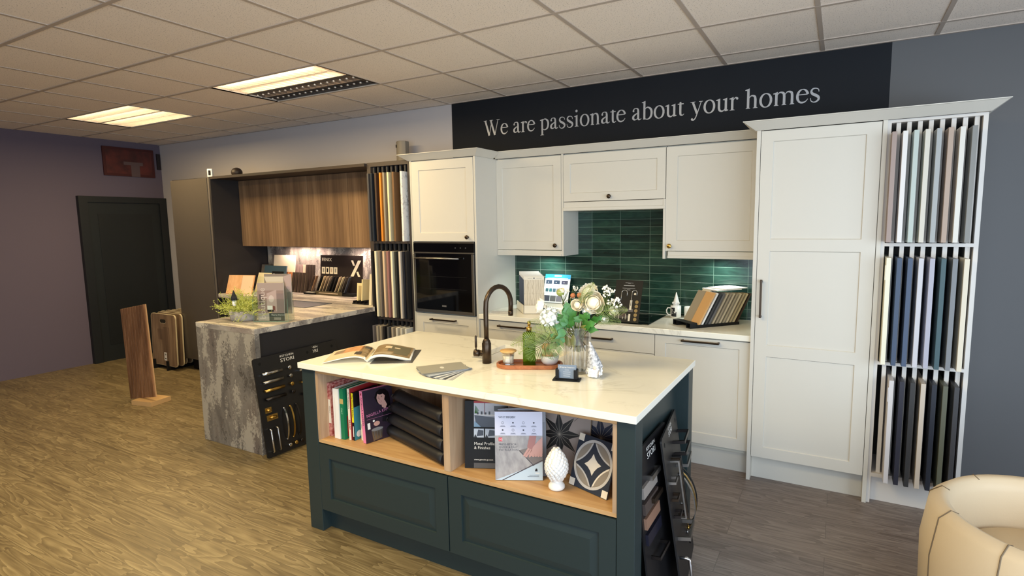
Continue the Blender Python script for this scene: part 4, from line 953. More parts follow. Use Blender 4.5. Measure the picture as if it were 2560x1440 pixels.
def fern(label, base, tip, W, mat=FG, sag=.02, n_=18):
    o = thing('artificial_fern_frond', label, 'fern', (vc[0], vc[1], .93)); mb = MB(); b, t = Vector(base), Vector(tip)
    pts = cr([tuple(b), tuple((b+t)/2+Vector((0, 0, sag))), tuple(t)], 12); sb = MB(); sb.tube(pts, .0012, mat, 5)
    nb = len(pts)
    n_ = int(n_*1.4)
    for k in range(n_):
        u = .10+.88*k/(n_-1); i = min(nb-2, int(u*(nb-1))); p = Vector(pts[i]); ax = (Vector(pts[i+1])-p).normalized(); sd = ax.cross(Vector(CV)).normalized()
        L = W*math.sin(PI*(.22+.76*u)**1.0)**.8
        for s_ in (1, -1):
            e = p+sd*s_*L+ax*L*.55
            q = (e-p); wv = q.cross(Vector(CV)).normalized()*max(.0009, L*.045)
            mb.add([tuple(p-wv*.5), tuple(p+q*.5-wv), tuple(e), tuple(p+q*.5+wv), tuple(p+wv*.5)], [(0, 1, 2, 3, 4)], mat)
    mb.build('leaflets', o); stem_to(sb, base, mat, .0014); sb.build('stem', o)
fern('fern frond reaching left in front of the green bottle', (-1.20, 2.31, 1.07), (-1.385, 2.28, 1.030), .040)
fern('fern frond hanging down over the wooden brush', (-1.14, 2.31, 1.09), (-1.285, 2.27, .975), .062, FG2, .012, 22)
fern('fern frond fanned out between bottle and vase', (-1.13, 2.30, 1.10), (-1.275, 2.29, 1.115), .048, FG, .0, 20)
fern('small fern frond at the left below the sideways peony', (-1.19, 2.35, 1.14), (-1.325, 2.34, 1.140), .022, FG, .01)
fern('fern frond hanging beside the vase neck', (-1.12, 2.29, 1.09), (-1.165, 2.27, .99), .045, FG2, .0, 14)
fern('fern frond pointing right past the tap brochure', (-.97, 2.34, 1.20), (-.815, 2.35, 1.232), .036, FG, .012, 20)
fern('second fern frond pointing right, just under the other', (-.97, 2.34, 1.17), (-.845, 2.35, 1.175), .030, FG2, .01, 16)
fern('fern tip sticking up in front of the top peony', (-1.03, 2.32, 1.25), (-.965, 2.32, 1.352), .032, FG, .0, 16)
fern('broad fern frond behind the small white flower at the right', (-.96, 2.36, 1.20), (-.90, 2.37, 1.265), .028, FG, .0, 14)
fern('short fern frond hanging in front of the bottle shoulder', (-1.24, 2.30, 1.085), (-1.345, 2.29, .99), .032, FG, .0, 14)
o = thing('artificial_stem_bundle', 'bundle of brown cut stems standing in the vase', 'stems', (vc[0], vc[1], .93)); mb = MB()
for k in range(9):
    a = k*2.4; mb.tube(cr([(vc[0]+.006*math.cos(a), vc[1]+.006*math.sin(a), 1.115), (vc[0]+.012*math.cos(a+1), vc[1]+.012*math.sin(a), 1.09), (vc[0]+.042*math.cos(a), vc[1]+.042*math.sin(a), 1.02+.01*(k % 3))], 5), .0028, STB, 6)
mb.build('stems', o)

# ------------------------------------------------------------------ gnome
gc = (-.962, 2.325, .915); gn = thing('gnome_ornament', 'white fluffy gnome with tall silver knitted hat beside the vase', 'ornament', gc)
FLUFF = rough_flat('white_fluff', (252, 252, 252), (238, 240, 244), 120, .95, bump=.6)
def blobm(mb, c, r, mat, sz=1, amp=.12, n=22):
    m = 14; rings = []
    for i in range(1, m):
        th = PI*i/m; rings.append([(c[0]+r*math.sin(th)*math.cos(2*PI*k/n)*(1+random.uniform(-amp, amp)), c[1]+r*math.sin(th)*math.sin(2*PI*k/n)*(1+random.uniform(-amp, amp)), c[2]-r*sz*math.cos(th)*(1+random.uniform(-amp, amp)*.5)) for k in range(n)])
    mb.loft(rings, mat)
mb = MB(); blobm(mb, (gc[0], gc[1], gc[2]+.034), .030, FLUFF, 1.1, .05); mb.build('body', gn)
mb = MB(); G_ = Vector((.48, -.86, 0))
for k in range(110):
    a = random.uniform(-1, 1); zz = random.uniform(.0, .05); d = Vector((.86*a+.48*(1-a*a), .48*a-.86*(1-a*a), 0)).normalized()
    p0 = Vector(gc)+d*(.030-.0012*abs(zz-.03)*100*.25)+Vector((0, 0, .010+zz)); r_ = random.uniform(.004, .008); mb.ball(tuple(p0), r_, FLUFF, 7)
mb.build('beard', gn)
HAT = rough_flat('silver_sequin_knit', (120, 122, 128), (226, 226, 230), 90, .3, bump=1.)
mb = MB(); rings = []
for i in range(26):
    u = i/25; r = .033*(1-u)**.9+.0035; cz = gc[2]+.048+.115*u; cx = gc[0]-.026*u**1.3; bump_ = 1+.07*(i % 2)
    rings.append([(cx+r*bump_*math.cos(2*PI*k/20)*(1+random.uniform(-.04, .04)), gc[1]+r*bump_*math.sin(2*PI*k/20)*(1+random.uniform(-.04, .04)), cz) for k in range(20)])
mb.loft(rings, HAT); mb.build('hat', gn)
mb = MB(); mb.ball(tuple(Vector(gc)+G_*.034+Vector((-.004, 0, .050))), .0085, flat('nose_peach', (238, 208, 186), .6), 12); mb.build('nose', gn)
mb = MB()
for s_ in (-1, 1): mb.tube([(gc[0]+s_*.028, gc[1]-.012*s_, gc[2]+.044), (gc[0]+s_*.036, gc[1]-.02-.012*s_, gc[2]+.025), (gc[0]+s_*.034, gc[1]-.024-.012*s_, gc[2]+.012)], [.006, .007, .006], HAT, 8)
mb.build('arms', gn)

# ------------------------------------------------------------------ business card holder
ck = thing('card_holder', 'small black business card holder at the front of the island', 'card holder', (-1.055, 2.222, .915))
RC = math.radians(14); TC = TR(-1.055, 2.222, .915) @ RZ(RC)
mb = MB(TC); mb.box(-.062, .062, -.026, .030, 0, .006, BLACKP); mb.box(-.046, .046, .014, .018, .006, .052, BLACKP)
for s_ in (-1, 1): mb.box(s_*.046, s_*.050, -.010, .018, .006, .050, BLACKP); mb.box(s_*.034, s_*.050, -.014, -.010, .006, .050, BLACKP)
mb.box(-.05, .05, -.014, -.010, .006, .010, BLACKP); mb.build('holder', ck, .0008)
o = thing('business_cards', 'blue-grey business cards with white print in the black holder', 'card', tuple(TC @ Vector((0, 0, .011))), RC)
mb = MB(TC @ TR(0, -.007, .010) @ RX(-.22)); CARD = flat('card_blue_grey', (112, 126, 146), .5)
mb.box(-.042, .042, 0, .012, 0, .060, CARD); mb.build('card_stack', o)
mb = MB(TC @ TR(0, -.0074, .010) @ RX(-.22) @ RX(PI/2)); mb.text('Osprey Interiors', -.030, .046, .0095, PAPER)
mb.ring(-.034, .049, .0035, .0045, .0006, PAPER, n=16)
for k, wd in enumerate((.02, .034, .034, .03)): mb.rect(-wd/2, wd/2, .036-.009*k, .038-.009*k, .0006, flat('print_white', (190, 196, 206), .5))
mb.build('print', o)

# ------------------------------------------------------------------ magazines
mz = thing('open_magazine', 'open glossy interiors magazine lying on the island', 'magazine', (-2.115, 2.065, .917), math.radians(35))
TM = TR(-2.118, 2.055, .9165) @ RZ(math.radians(35.5))
H_ = .265
def page_side(sgn, W, peak):
    pr = []
    for i in range(17):
        u = i/16; x = sgn*W*(u**.92); z = .006+peak*(math.sin(PI*min(1, u*.98+.0)**.55))*(1-u*.25)
        pr.append((x, max(.0015, z*(1 if u < .98 else .9))))
    return pr
PAGEW = flat('magazine_paper', (232, 226, 214), .3)
def mag_half(sgn, W, peak, th0, th1):
    mb = MB(TM); pr = page_side(sgn, W, peak); n_ = len(pr)
    tops = [[(x, y, z) for x, z in pr] for y in (0, H_)]
    bots = [[(x, y, max(.0008, z-(th0+(th1-th0)*i/(n_-1)))) for i, (x, z) in enumerate(pr)] for y in (0, H_)]
    v = tops[0]+tops[1]+bots[0]+bots[1]; f = []
    for i in range(n_-1):
        q = [(i, i+1, n_+i+1, n_+i), (2*n_+i+1, 2*n_+i, 3*n_+i, 3*n_+i+1), (2*n_+i, 2*n_+i+1, i+1, i), (n_+i, n_+i+1, 3*n_+i+1, 3*n_+i)]
        f += q if sgn > 0 else [tuple(reversed(a)) for a in q]
    q = [(n_-1, 2*n_+n_-1, 4*n_-1, 2*n_-1)]; f += q if sgn > 0 else [tuple(reversed(a)) for a in q]
    mb.add(v, f, PAGEW, True)
    return mb, pr
def page_print(mb, pr, x0, x1, y0, y1, mat, lift=.0006):
    def zz(x):
        for (xa, za), (xb, zb) in zip(pr, pr[1:]):
            if min(xa, xb) <= x <= max(xa, xb): return za+(zb-za)*(x-xa)/(xb-xa)
        return pr[-1][1]
    n_ = 14; xs = [x0+(x1-x0)*i/n_ for i in range(n_+1)]
    mb.add([(x, y0, zz(x)+lift) for x in xs]+[(x, y1, zz(x)+lift) for x in xs], [(i, i+1, n_+2+i, n_+1+i) for i in range(n_)], mat, True)
TAN = rough_flat('photo_tan', (120, 98, 66), (170, 146, 108), 22, .28, (1, 4, 1), 0); ORG = rough_flat('photo_orange', (196, 128, 74), (226, 176, 128), 20, .28, bump=0); OLV = flat('photo_olive', (104, 98, 74), .28); GRY = flat('photo_grey', (70, 68, 66), .28); PIN = flat('photo_cream', (226, 206, 172), .28)
mb, pr = mag_half(-1, .225, .030, .006, .003)
page_print(mb, pr, -.222, -.004, .004, .262, PIN); page_print(mb, pr, -.16, -.05, .13, .255, ORG, .0009); page_print(mb, pr, -.06, -.01, .03, .25, TAN, .0009); page_print(mb, pr, -.075, -.04, .05, .11, GRY, .0012); page_print(mb, pr, -.045, -.012, .2, .245, GRY, .0012); page_print(mb, pr, -.20, -.15, .14, .22, TAN, .0009)
mb.build('left_pages', mz)
mb, pr = mag_half(1, .222, .034, .012, .012)
page_print(mb, pr, .006, .214, .012, .255, TAN); page_print(mb, pr, .09, .205, .10, .24, OLV, .0009); page_print(mb, pr, .07, .105, .16, .21, PIN, .0012); page_print(mb, pr, .12, .15, .17, .19, PIN, .0012); page_print(mb, pr, .125, .20, .05, .11, OLV, .0012)
page_print(mb, pr, .03, .12, .02, .07, rough_flat('photo_rug', (150, 132, 104), (196, 178, 148), 80, .3, (1, 6, 1), 0), .0012)
mb.build('right_pages', mz)
T2 = TR(-2.075, 2.045, .915) @ RZ(math.radians(31))
ml = MB(T2); ml.box(-.01, .205, .0, .30, 0, .002, GRY); ml.box(-.01, .205, .0, .30, 0, .0016, PAPER); tag(ml.build('closed_brochure', at=(-2.0, 2.15, .915)), 'thin dark grey brochure lying under the open magazine', 'brochure')

# ------------------------------------------------------------------ fan of swatches
fn = thing('swatch_fan', 'fanned deck of grey colour swatches on the island front', 'swatch deck', (-1.58, 2.2, .915))
cols = [(170, 172, 172), (206, 208, 210), (60, 62, 66), (196, 200, 206), (120, 124, 130), (214, 216, 220), (80, 88, 100), (184, 190, 200), (150, 158, 170), (104, 108, 112), (146, 144, 136)]
for k, c in enumerate(cols):
    a = math.radians(231.5+5.2*(len(cols)-1-k)) if k < len(cols)-1 else math.radians(231.5)
    mb = MB(TR(-1.603, 2.200, .9155+.0011*k) @ RZ(a))
    mb.box(-.0, .228, -.073+.004*(10-k), .073-.004*(10-k), 0, .0009, flat('swatch_%d' % k, c, .45))
    if k == 10:
        mb.T = mb.T @ TR(.115, 0, .0011); mb.disc(0, 0, .010, 0, flat('swatch_print', (205, 204, 198), .5), 20, .019)
    mb.build('swatch', fn)
mb = MB(TR(-1.600, 2.195, .915)); mb.lathe([(.004, 0), (.004, .014), (.001, .0145)], STEEL, n=12); mb.build('rivet', fn)
# ------------------------------------------------------------------ books in the island shelf
ZB = ZS+.001
def book(x0, x1, y0, dep, h, mat, label, spine=None, cover=None, lean=0., rz=0., base=None, th_mat=PAPER):
    """upright book, spine towards -y; cover on the +x side"""
    t = x1-x0; o = thing('book', label, 'book', (x0, y0, ZB), 0, 'cookery books on the island shelf')
    T = TR(x0, y0, ZB) @ RZ(rz) @ RY(lean)
    mb = MB(T); c = .0022
    mb.box(0, c, 0, dep, 0, h, mat); mb.box(t-c, t, 0, dep, 0, h, mat); mb.box(c, t-c, 0, c, 0, h, mat)
    mb.T = T @ frame((0, 0, 0), (1, 0, 0), (0, 0, 1))
    if spine: spine(mb, t, h)
    mb.T = T @ frame((t, 0, 0), (0, 1, 0), (0, 0, 1))
    if cover: cover(mb, dep, h)
    mb.build('cover', o)
    mb = MB(T); mb.box(c, t-c, .003, dep-.004, .003, h-.004, th_mat); mb.build('pages', o)
    return o
def sp_text(txt, size, mat, y=.5, bold=False, up=False):
    def f(mb, t, h):
        w_ = text_mesh(txt)[2]*size
        mb.text(txt, t/2-size*.34, h*y+w_/2, size, mat, rot=-PI/2, bold=bold)
    return f
RED = flat('book_red', (160, 40, 44), .5); REDP = rough_flat('book_red_pattern', (150, 60, 56), (206, 150, 140), 60, .5, bump=0)
BWH = flat('book_white', (226, 224, 222), .5); BGR = flat('book_green', (16, 112, 76), .45); BYE = flat('book_yellow', (222, 208, 30), .5); BBK = flat('book_black', (26, 24, 28), .3)
BPK = flat('book_pink', (232, 132, 178), .45); BTE = flat('book_teal', (60, 130, 140), .4); BCR = flat('book_cream', (222, 212, 196), .5); GOLD = flat('book_gold', (178, 156, 96), .5)
def sp1(mb, t, h): mb.rect(.002, t-.002, .07, .20, .0006, BCR); sp_text('FAMILY', .012, RED)(mb, t, h)
book(-2.334, -2.312, 1.975, .20, .288, REDP, 'red and cream patterned book, first on the oak shelf', sp1)
book(-2.309, -2.304, 1.985, .19, .280, REDP, 'thin red patterned booklet beside the first book')
def sp2(mb, t, h): mb.text('ITALY', t/2-.004, .2, .008, flat('faint_gold', (200, 180, 140), .5), rot=-PI/2) if 0 else mb.rect(t*.3, t*.34, .06, .22, .0006, flat('faint_print', (206, 196, 180), .5))
book(-2.283, -2.243, 1.965, .20, .268, BWH, 'thick plain white book between the red and green ones', sp2)
def sp3(mb, t, h): mb.rect(0, t, h*.70, h*.80, .0006, GOLD); sp_text('ITALY', .013, flat('spine_print', (176, 214, 190), .5), .56)(mb, t, h)
def cv3(mb, d, h): mb.rect(.02, d-.01, .01, h*.45, .0006, flat('tomato_photo', (168, 36, 34), .35)); mb.disc(.05, .05, .03, .0009, flat('tomato_light', (206, 60, 44), .35))
book(-2.240, -2.214, 1.970, .21, .272, BGR, 'tall green book with gold band on the spine', sp3, cv3)
def sp4(mb, t, h): mb.text("Paul Hollywood's", t/2-.004, h*.93, .0125, BBK, rot=-PI/2); mb.text('BREAD', t/2-.0045, h*.40, .017, RED, rot=-PI/2, bold=True)
book(-2.194, -2.178, 1.980, .20, .274, BCR, 'pale book with red lettering on its spine', sp4, lambda mb, d, h: mb.rect(0, d, 0, h, .0006, RED))
def sp5(mb, t, h): mb.rect(0, t, h*.38, h, .0004, BYE); mb.text("The Doctor's Kitchen", t/2-.004, h*.96, .0135, BBK, rot=-PI/2, z=.0009); mb.rect(t*.3, t*.7, h*.08, h*.3, .0006, PAPER)
def cv5(mb, d, h):
    mb.rect(0, d, 0, h, .0004, BTE); mb.rect(0, d, .70*h, h, .0006, BBK)
    for k in range(5): mb.disc(.03+.03*k, .03+.045*(k % 4), .018, .0008+.0001*k, [BWH, BBK, GOLD, BGR, RED][k], 14)
book(-2.172, -2.158, 1.985, .17, .252, BBK, 'book with yellow over black spine and teal cover', sp5, cv5)
book(-2.132, -2.119, 2.005, .18, .250, BCR, 'narrow beige book half hidden behind the pink-spined one', sp_text('FAMILY', .008, BBK, .3))
def sp6(mb, t, h): mb.text('NIGELLA EXPRESS', t/2-.0055, h*.88, .0185, BBK, rot=-PI/2); mb.disc(t/2, h*.94, .006, .0006, RED, 12)
SKIN = flat('photo_skin', (196, 152, 140), .3)
def cv6(mb, d, h):
    mb.rect(0, d, 0, h, .0004, flat('cover_dark', (46, 36, 48), .25))
    HR = flat('cover_hair', (18, 12, 14), .3)
    mb.poly([(.066, .222), (.078, .250), (.100, .262), (.130, .258), (.150, .235), (.158, .19), (.150, .15), (.125, .165), (.080, .19)], .0006, HR)
    mb.poly([(.100, .195), (.124, .20), (.136, .172), (.124, .152), (.106, .166)], .0008, SKIN)
    mb.poly([(.080, .236), (.078, .216), (.082, .200), (.090, .184), (.100, .178), (.110, .184), (.122, .202), (.128, .224), (.118, .240), (.098, .246)], .0010, SKIN)
    mb.poly([(.070, .226), (.082, .250), (.104, .258), (.130, .250), (.140, .222), (.132, .196), (.127, .222), (.116, .234), (.098, .232), (.084, .240), (.078, .222)], .0014, HR)
    for ex, ey in ((.0895, .216), (.107, .219)): mb.poly([(ex-.0055, ey), (ex, ey+.0022), (ex+.0055, ey), (ex, ey-.0016)], .0013, HR); mb.poly([(ex-.006, ey+.006), (ex, ey+.0085), (ex+.006, ey+.006), (ex, ey+.0072)], .0013, HR)
    LIP = flat('lips', (168, 78, 84), .4); mb.poly([(.091, .1965), (.098, .1985), (.107, .1985), (.104, .1935), (.0975, .1915)], .0013, LIP); mb.poly([(.0935, .1965), (.1045, .1972), (.0995, .1945)], .0015, PAPER)
    mb.poly([(.095, .216), (.0925, .206), (.0985, .205), (.097, .209)], .0013, flat('nose_shade', (172, 124, 112), .4))
    mb.poly([(.118, .17), (.17, .16), (.17, .07), (.10, .09)], .0006, BBK)
    mb.text('NIGELLA EXPRESS', .014, .130, .0215, flat('cover_pink_print', (196, 120, 160), .4), rot=.10, z=.0014)
    mb.rect(.014, .16, .1185, .1195, .0012, flat('cover_pink_print', (196, 120, 160), .4))
    mb.poly([(.015, .10), (.03, .10), (.03, .068), (.015, .068)], .0009, BWH); mb.disc(.068, .088, .018, .0009, SKIN, 16, .012); mb.disc(.052, .105, .006, .001, BWH, 12)
    mb.poly([(.035, .055), (.10, .062), (.092, .008), (.042, .002)], .0010, STEEL); mb.disc(.068, .059, .034, .0012, flat('pot_inside', (190, 190, 194), .2, .7), 24, .009)
    for k in range(3): mb.rect(.048+.016*k, .053+.016*k, .010, .05, .0013, flat('pot_streak', (90, 84, 80), .3))
o = book(-2.098, -2.070, 1.985, .172, .270, BPK, 'pink-spined cookery book leaning at the end of the row, dark cover with a smiling woman', sp6, cv6, lean=-.075, rz=-.26)
# black rolls
ROLL = flat('black_roll_fabric', (34, 33, 35), .48, bump=.3, bscale=40, spec=.4)
words = ['bottom', 'second from bottom', 'third from bottom', 'topmost']
for k in range(4):
    z = ZB+.0325+.0655*k; xl = (-2.035, -2.02, -2.0, -1.975)[k]; yl = 2.125
    o = thing('fabric_roll', f'matt black fabric roll, {words[k]} of the stack beside the oak divider' if k != 3 else 'matt black fabric roll, topmost of the stack beside the oak divider', 'roll', (xl, yl, z-.0325), 0, 'black rolls in the island shelf')
    a = Vector((xl, yl, z)); b = Vector((-1.550, 1.965, z)); d = (b-a).normalized(); sd = d.cross(Vector((0, 0, 1)))
    mb = MB(); rings = []; n = 26
    for i in range(13):
        u = i/12; c = a+(b-a)*u
        rings.append([tuple(c+(sd*math.cos(t)+Vector((0, 0, 1))*math.sin(t)*.98)*(.0315*(1+.03*math.sin(3*t+k+u*3)+.02*math.sin(u*9+k)))) for t in [2*PI*j/n for j in range(n)]])
    mb.loft(rings, ROLL)
    mb.build('roll_body', o)
    mb = MB(); pp = cr([tuple(a+sd*.03+Vector((0, 0, .012))), tuple(a+sd*.032-d*.012+Vector((0, 0, .0))), tuple(a+sd*.02-d*.016-Vector((0, 0, .018)))], 4); mb.tube(pp, .005, ROLL, 6); mb.build('fold', o)

# ------------------------------------------------------------------ brochures and tiles in the right compartment
def sheet_frame(o, ang, lean, sl=0):
    r = Vector((math.cos(math.radians(ang)), math.sin(math.radians(ang)), 0)); back = Vector((-r.y, r.x, 0)); u = back*math.sin(math.radians(lean))+Vector((0, 0, 1))*math.cos(math.radians(lean))
    return frame(o, r, u+r*sl)
T = sheet_frame((-1.458, 1.980, ZB+.001), 24, 7)
o = thing('brochure_folder', 'black brochure folder reading Metal Profiles and Finishes, beside the oak divider', 'brochure', (-1.458, 1.98, ZB))
mb = MB(T); mb.box(0, .245, 0, .306, -.022, 0, BLACKP)
IMG = flat('bath_photo_light', (176, 174, 180), .3); IMD = flat('bath_photo_dark', (62, 66, 78), .25)
mb.rect(.042, .245, .188, .300, .0004, IMG); mb.rect(.042, .245, .297, .306, .0005, RED); mb.poly([(.044, .242), (.20, .225), (.245, .226), (.245, .188), (.075, .188), (.05, .21)], .0008, IMD); mb.poly([(.075, .188), (.045, .215), (.042, .188)], .0009, flat('bath_blue', (120, 150, 172), .3))
mb.poly([(.044, .245), (.15, .245), (.15, .239), (.044, .242)], .001, PAPER); mb.rect(.09, .093, .245, .300, .001, flat('bath_frame', (110, 50, 56), .4)); mb.rect(.135, .20, .262, .284, .001, BBK)
for k in range(6): mb.tube([(.046+.002*k, .25, .0012), (.05+.003*k, .285-.004*k, .0014)], .0011, LG, 4)
for k in range(4): mb.rect(.056+.018*k, .064+.018*k, .245, .255+.004*(k % 2), .0011, BBK)
for k in range(3):
    x = .042+.052*k; mb.rect(x, x+.046, .140, .180, .0006, flat('thumb_light', (188, 194, 204), .3)); mb.poly([(x+.012, .145), (x+.044, .15), (x+.044, .172), (x+.02, .176)], .0009, IMD); mb.poly([(x, .14), (x+.015, .14), (x+.006, .155)], .0009, BBK)
mb.text('Metal Profiles', .043, .106, .0185, PAPER); mb.text('& Finishes', .043, .087, .0185, PAPER); mb.text('www.genesis-gs.com', .043, .036, .0105, PAPER)
mb.rect(.042, .245, 0, .024, .0006, flat('dark_grey_panel', (76, 74, 74), .5)); mb.build('folder', o)
T = sheet_frame((-1.268, 1.942, ZB+.001), 26, 4)
o = thing('brochure_folder', 'grey flooring brochure reading Why Rigid, with hands pressing planks together', 'brochure', (-1.268, 1.94, ZB))
mb = MB(T); LAV = flat('brochure_lavender', (202, 202, 220), .4); PLK = rough_flat('plank_photo', (140, 136, 138), (168, 164, 164), 18, .35, (1, 5, 1), 0)
mb.box(0, .206, 0, .300, -.012, 0, LAV); mb.rect(0, .206, 0, .196, .0004, PLK)
mb.poly([(.0, .0), (.206, 0), (.206, .083), (.17, .066)], .0006, flat('brochure_blue', (184, 200, 212), .4)); mb.poly([(.028, 0), (.036, 0), (.206, .086), (.206, .079+.012)], .0008, flat('plank_edge', (70, 62, 66), .4))
mb.poly([(.103, .130), (.106, .132), (.170, .066), (.166, .064)], .0009, flat('plank_edge', (70, 62, 66), .4)); mb.poly([(.106, .132), (.206, .16), (.206, .09), (.17, .068)], .0005, flat('plank_photo_b', (118, 110, 108), .35))
HND = flat('photo_hand', (190, 146, 138), .35); HND2 = flat('photo_hand_shade', (162, 114, 110), .35)
# two hands pressing the planks, drawn finger by finger
mb.poly([(.150, .196), (.180, .196), (.172, .150), (.160, .128), (.142, .130), (.140, .150)], .0012, HND2)
for x0, y0, x1, y1, r_ in ((.148, .140, .126, .108, .006), (.156, .136, .134, .104, .006), (.163, .134, .150, .104, .0055)):
    d = Vector((x1-x0, y1-y0)).normalized(); s_ = Vector((-d.y, d.x))*r_; mb.poly([(x0+s_.x, y0+s_.y), (x0-s_.x, y0-s_.y), (x1-s_.x*.8, y1-s_.y*.8), (x1+d.x*.004, y1+d.y*.004), (x1+s_.x*.8, y1+s_.y*.8)], .0014, HND)
mb.poly([(.206, .192), (.206, .118), (.196, .108), (.170, .108), (.158, .124), (.164, .146), (.186, .172)], .0016, HND)
for k in range(4): mb.disc(.165+.0115*k, .110+.001*(k % 2), .0058, .0018+.0001*k, HND, 12, .008)
mb.poly([(.158, .128), (.150, .118), (.146, .106), (.154, .104), (.166, .116)], .0021, HND)
for k in range(3): mb.rect(.1705+.0115*k, .1712+.0115*k, .104, .116, .0024, HND2)
INK = flat('print_ink', (58, 58, 70), .5)
mb.text('WHY', .016, .272, .0135, INK); mb.text('RIGID?', .050, .272, .0135, INK, bold=True)
for r_ in range(2):
    for k in range(4):
        cx, cy = .034+.045*k, .252-.032*r_
        (mb.ring(cx, cy, .0045, .0055, .0006, INK, n=14) if (k+r_) % 2 == 0 else mb.disc(cx, cy, .004, .0006, INK, 6))
        mb.rect(cx-.009, cx+.009, cy-.0145, cy-.013, .0006, INK); mb.rect(cx-.012, cx+.012, cy-.018, cy-.0165, .0006, INK)
mb.rect(.016, .032, .171, .187, .0008, flat('logo_red', (206, 44, 66), .4)); mb.text('SG', .0185, .1745, .0125, PAPER, z=.0011, bold=True)
mb.text('PRESS-FIT', .016, .153, .0125, INK, bold=True); mb.text('FOR', .070, .153, .0125, INK); mb.text('QUICK & EASY', .016, .141, .0125, INK); mb.text('INSTALLATION', .016, .129, .0125, INK)
mb.poly([(.172, .04), (.176, .052), (.182, .052), (.184, .04)], .001, BBK); mb.rect(.174, .192, .030, .034, .001, PAPER); mb.rect(.148, .19, .022, .0235, .001, INK); mb.rect(.140, .19, .016, .0175, .001, INK)
mb.build('folder', o)
T = sheet_frame((-1.262, 1.962, ZB+.001), 33, 6)
o = thing('brochure_folder', 'grey brochure mostly hidden behind the Why Rigid one', 'brochure', (-1.262, 1.96, ZB)); mb = MB(T); mb.box(0, .21, 0, .305, -.010, 0, flat('brochure_grey', (128, 130, 138), .4)); mb.rect(.004, .206, .24, .302, .0004, flat('brochure_grey2', (150, 150, 158), .4)); mb.build('folder', o)
# tiles
TG = flat('tile_greige', (150, 138, 132), .4); TGE = flat('tile_edge', (176, 156, 130), .6)
def star_tile(T, w_, cx, cy, R, mat, label, loc):
    o = thing('patterned_tile', label, 'tile', loc); mb = MB(T); mb.box(0, w_, 0, w_*1.08, -.008, 0, TGE); mb.rect(.001, w_-.001, .001, w_*1.08-.001, .0003, TG)
    LN = flat('star_line', (150, 142, 132), .5)
    for s_x, s_y in ((cx, cy), (cx+w_*.5, cy+w_*.5), (cx-w_*.5, cy-w_*.5), (cx+w_*.5, cy-w_*.5), (cx-w_*.5, cy+w_*.5)):
        for k in range(8):
            a = PI/4*k+.10; big = R if (s_x, s_y) == (cx, cy) else R*.35
            q = [(s_x, s_y), (s_x+big*.45*math.cos(a-PI/8), s_y+big*.45*math.sin(a-PI/8)), (s_x+big*math.cos(a), s_y+big*math.sin(a)), (s_x+big*.45*math.cos(a+PI/8), s_y+big*.45*math.sin(a+PI/8))]
            q = [(min(w_-.002, max(.002, p[0])), min(w_*1.08-.002, max(.002, p[1]))) for p in q]; mb.poly(q, .0006, mat)
            if big == R:
                for b_, L in ((a, R), (a+PI/8, R*.45)):
                    nx, ny = -math.sin(b_)*.0006, math.cos(b_)*.0006; ex, ey = s_x+L*math.cos(b_), s_y+L*math.sin(b_); mb.poly([(s_x-nx, s_y-ny), (ex-nx, ey-ny), (ex+nx, ey+ny), (s_x+nx, s_y+ny)], .0009, LN)
    for k in (1, 3, 5, 7):
        a = PI/4*k; nx, ny = -math.sin(a)*.0007, math.cos(a)*.0007; x0_, y0_ = cx+R*.9*math.cos(a), cy+R*.9*math.sin(a); x1_, y1_ = cx+R*1.35*math.cos(a), cy+R*1.35*math.sin(a)
        mb.poly([(x0_-nx, y0_-ny), (x1_-nx, y1_-ny), (x1_+nx, y1_+ny), (x0_+nx, y0_+ny)], .0006, mat)
    mb.build('tile_face', o)
star_tile(sheet_frame((-1.222, 2.140, ZB+.003), 0, 8), .305, .157, .165, .108, flat('star_black', (34, 33, 34), .45), 'greige tile with a large black eight-pointed star, behind the white pine cone', (-1.222, 2.14, ZB))
star_tile(sheet_frame((-1.036, 2.170, ZB+.003), 0, 6), .310, .160, .170, .108, flat('star_navy', (32, 36, 56), .45), 'greige tile with a navy star, partly hidden behind the circle-patterned tile', (-1.036, 2.17, ZB))
T = frame((-.972, 2.058, ZB+.002), (.2, -.064, 0), (.012, .075, .2)); W_ = .206
o = thing('patterned_tile', 'navy and cream tile with interlaced circles leaning at the shelf end', 'tile', (-.972, 2.058, ZB))
mb = MB(T); TN_ = flat('tile_navy', (44, 50, 62), .4); TCR = flat('tile_cream', (222, 212, 196), .4); TPG = flat('tile_pale_grey', (188, 184, 180), .4); TTA = flat('tile_taupe', (138, 128, 116), .4)
mb.box(0, W_, 0, W_*1.06, -.009, 0, TN_); H2 = W_*1.06
for x, y in ((0, 0), (W_-.03, 0), (0, H2-.03), (W_-.03, H2-.03)): mb.rect(x+.0005, x+.03, y+.0005, y+.03, .0003, TCR)
mb.T = T @ TR(W_/2, H2/2, 0) @ RZ(.16); R = .100
mb.disc(0, 0, R, .0005, TN_, 48)
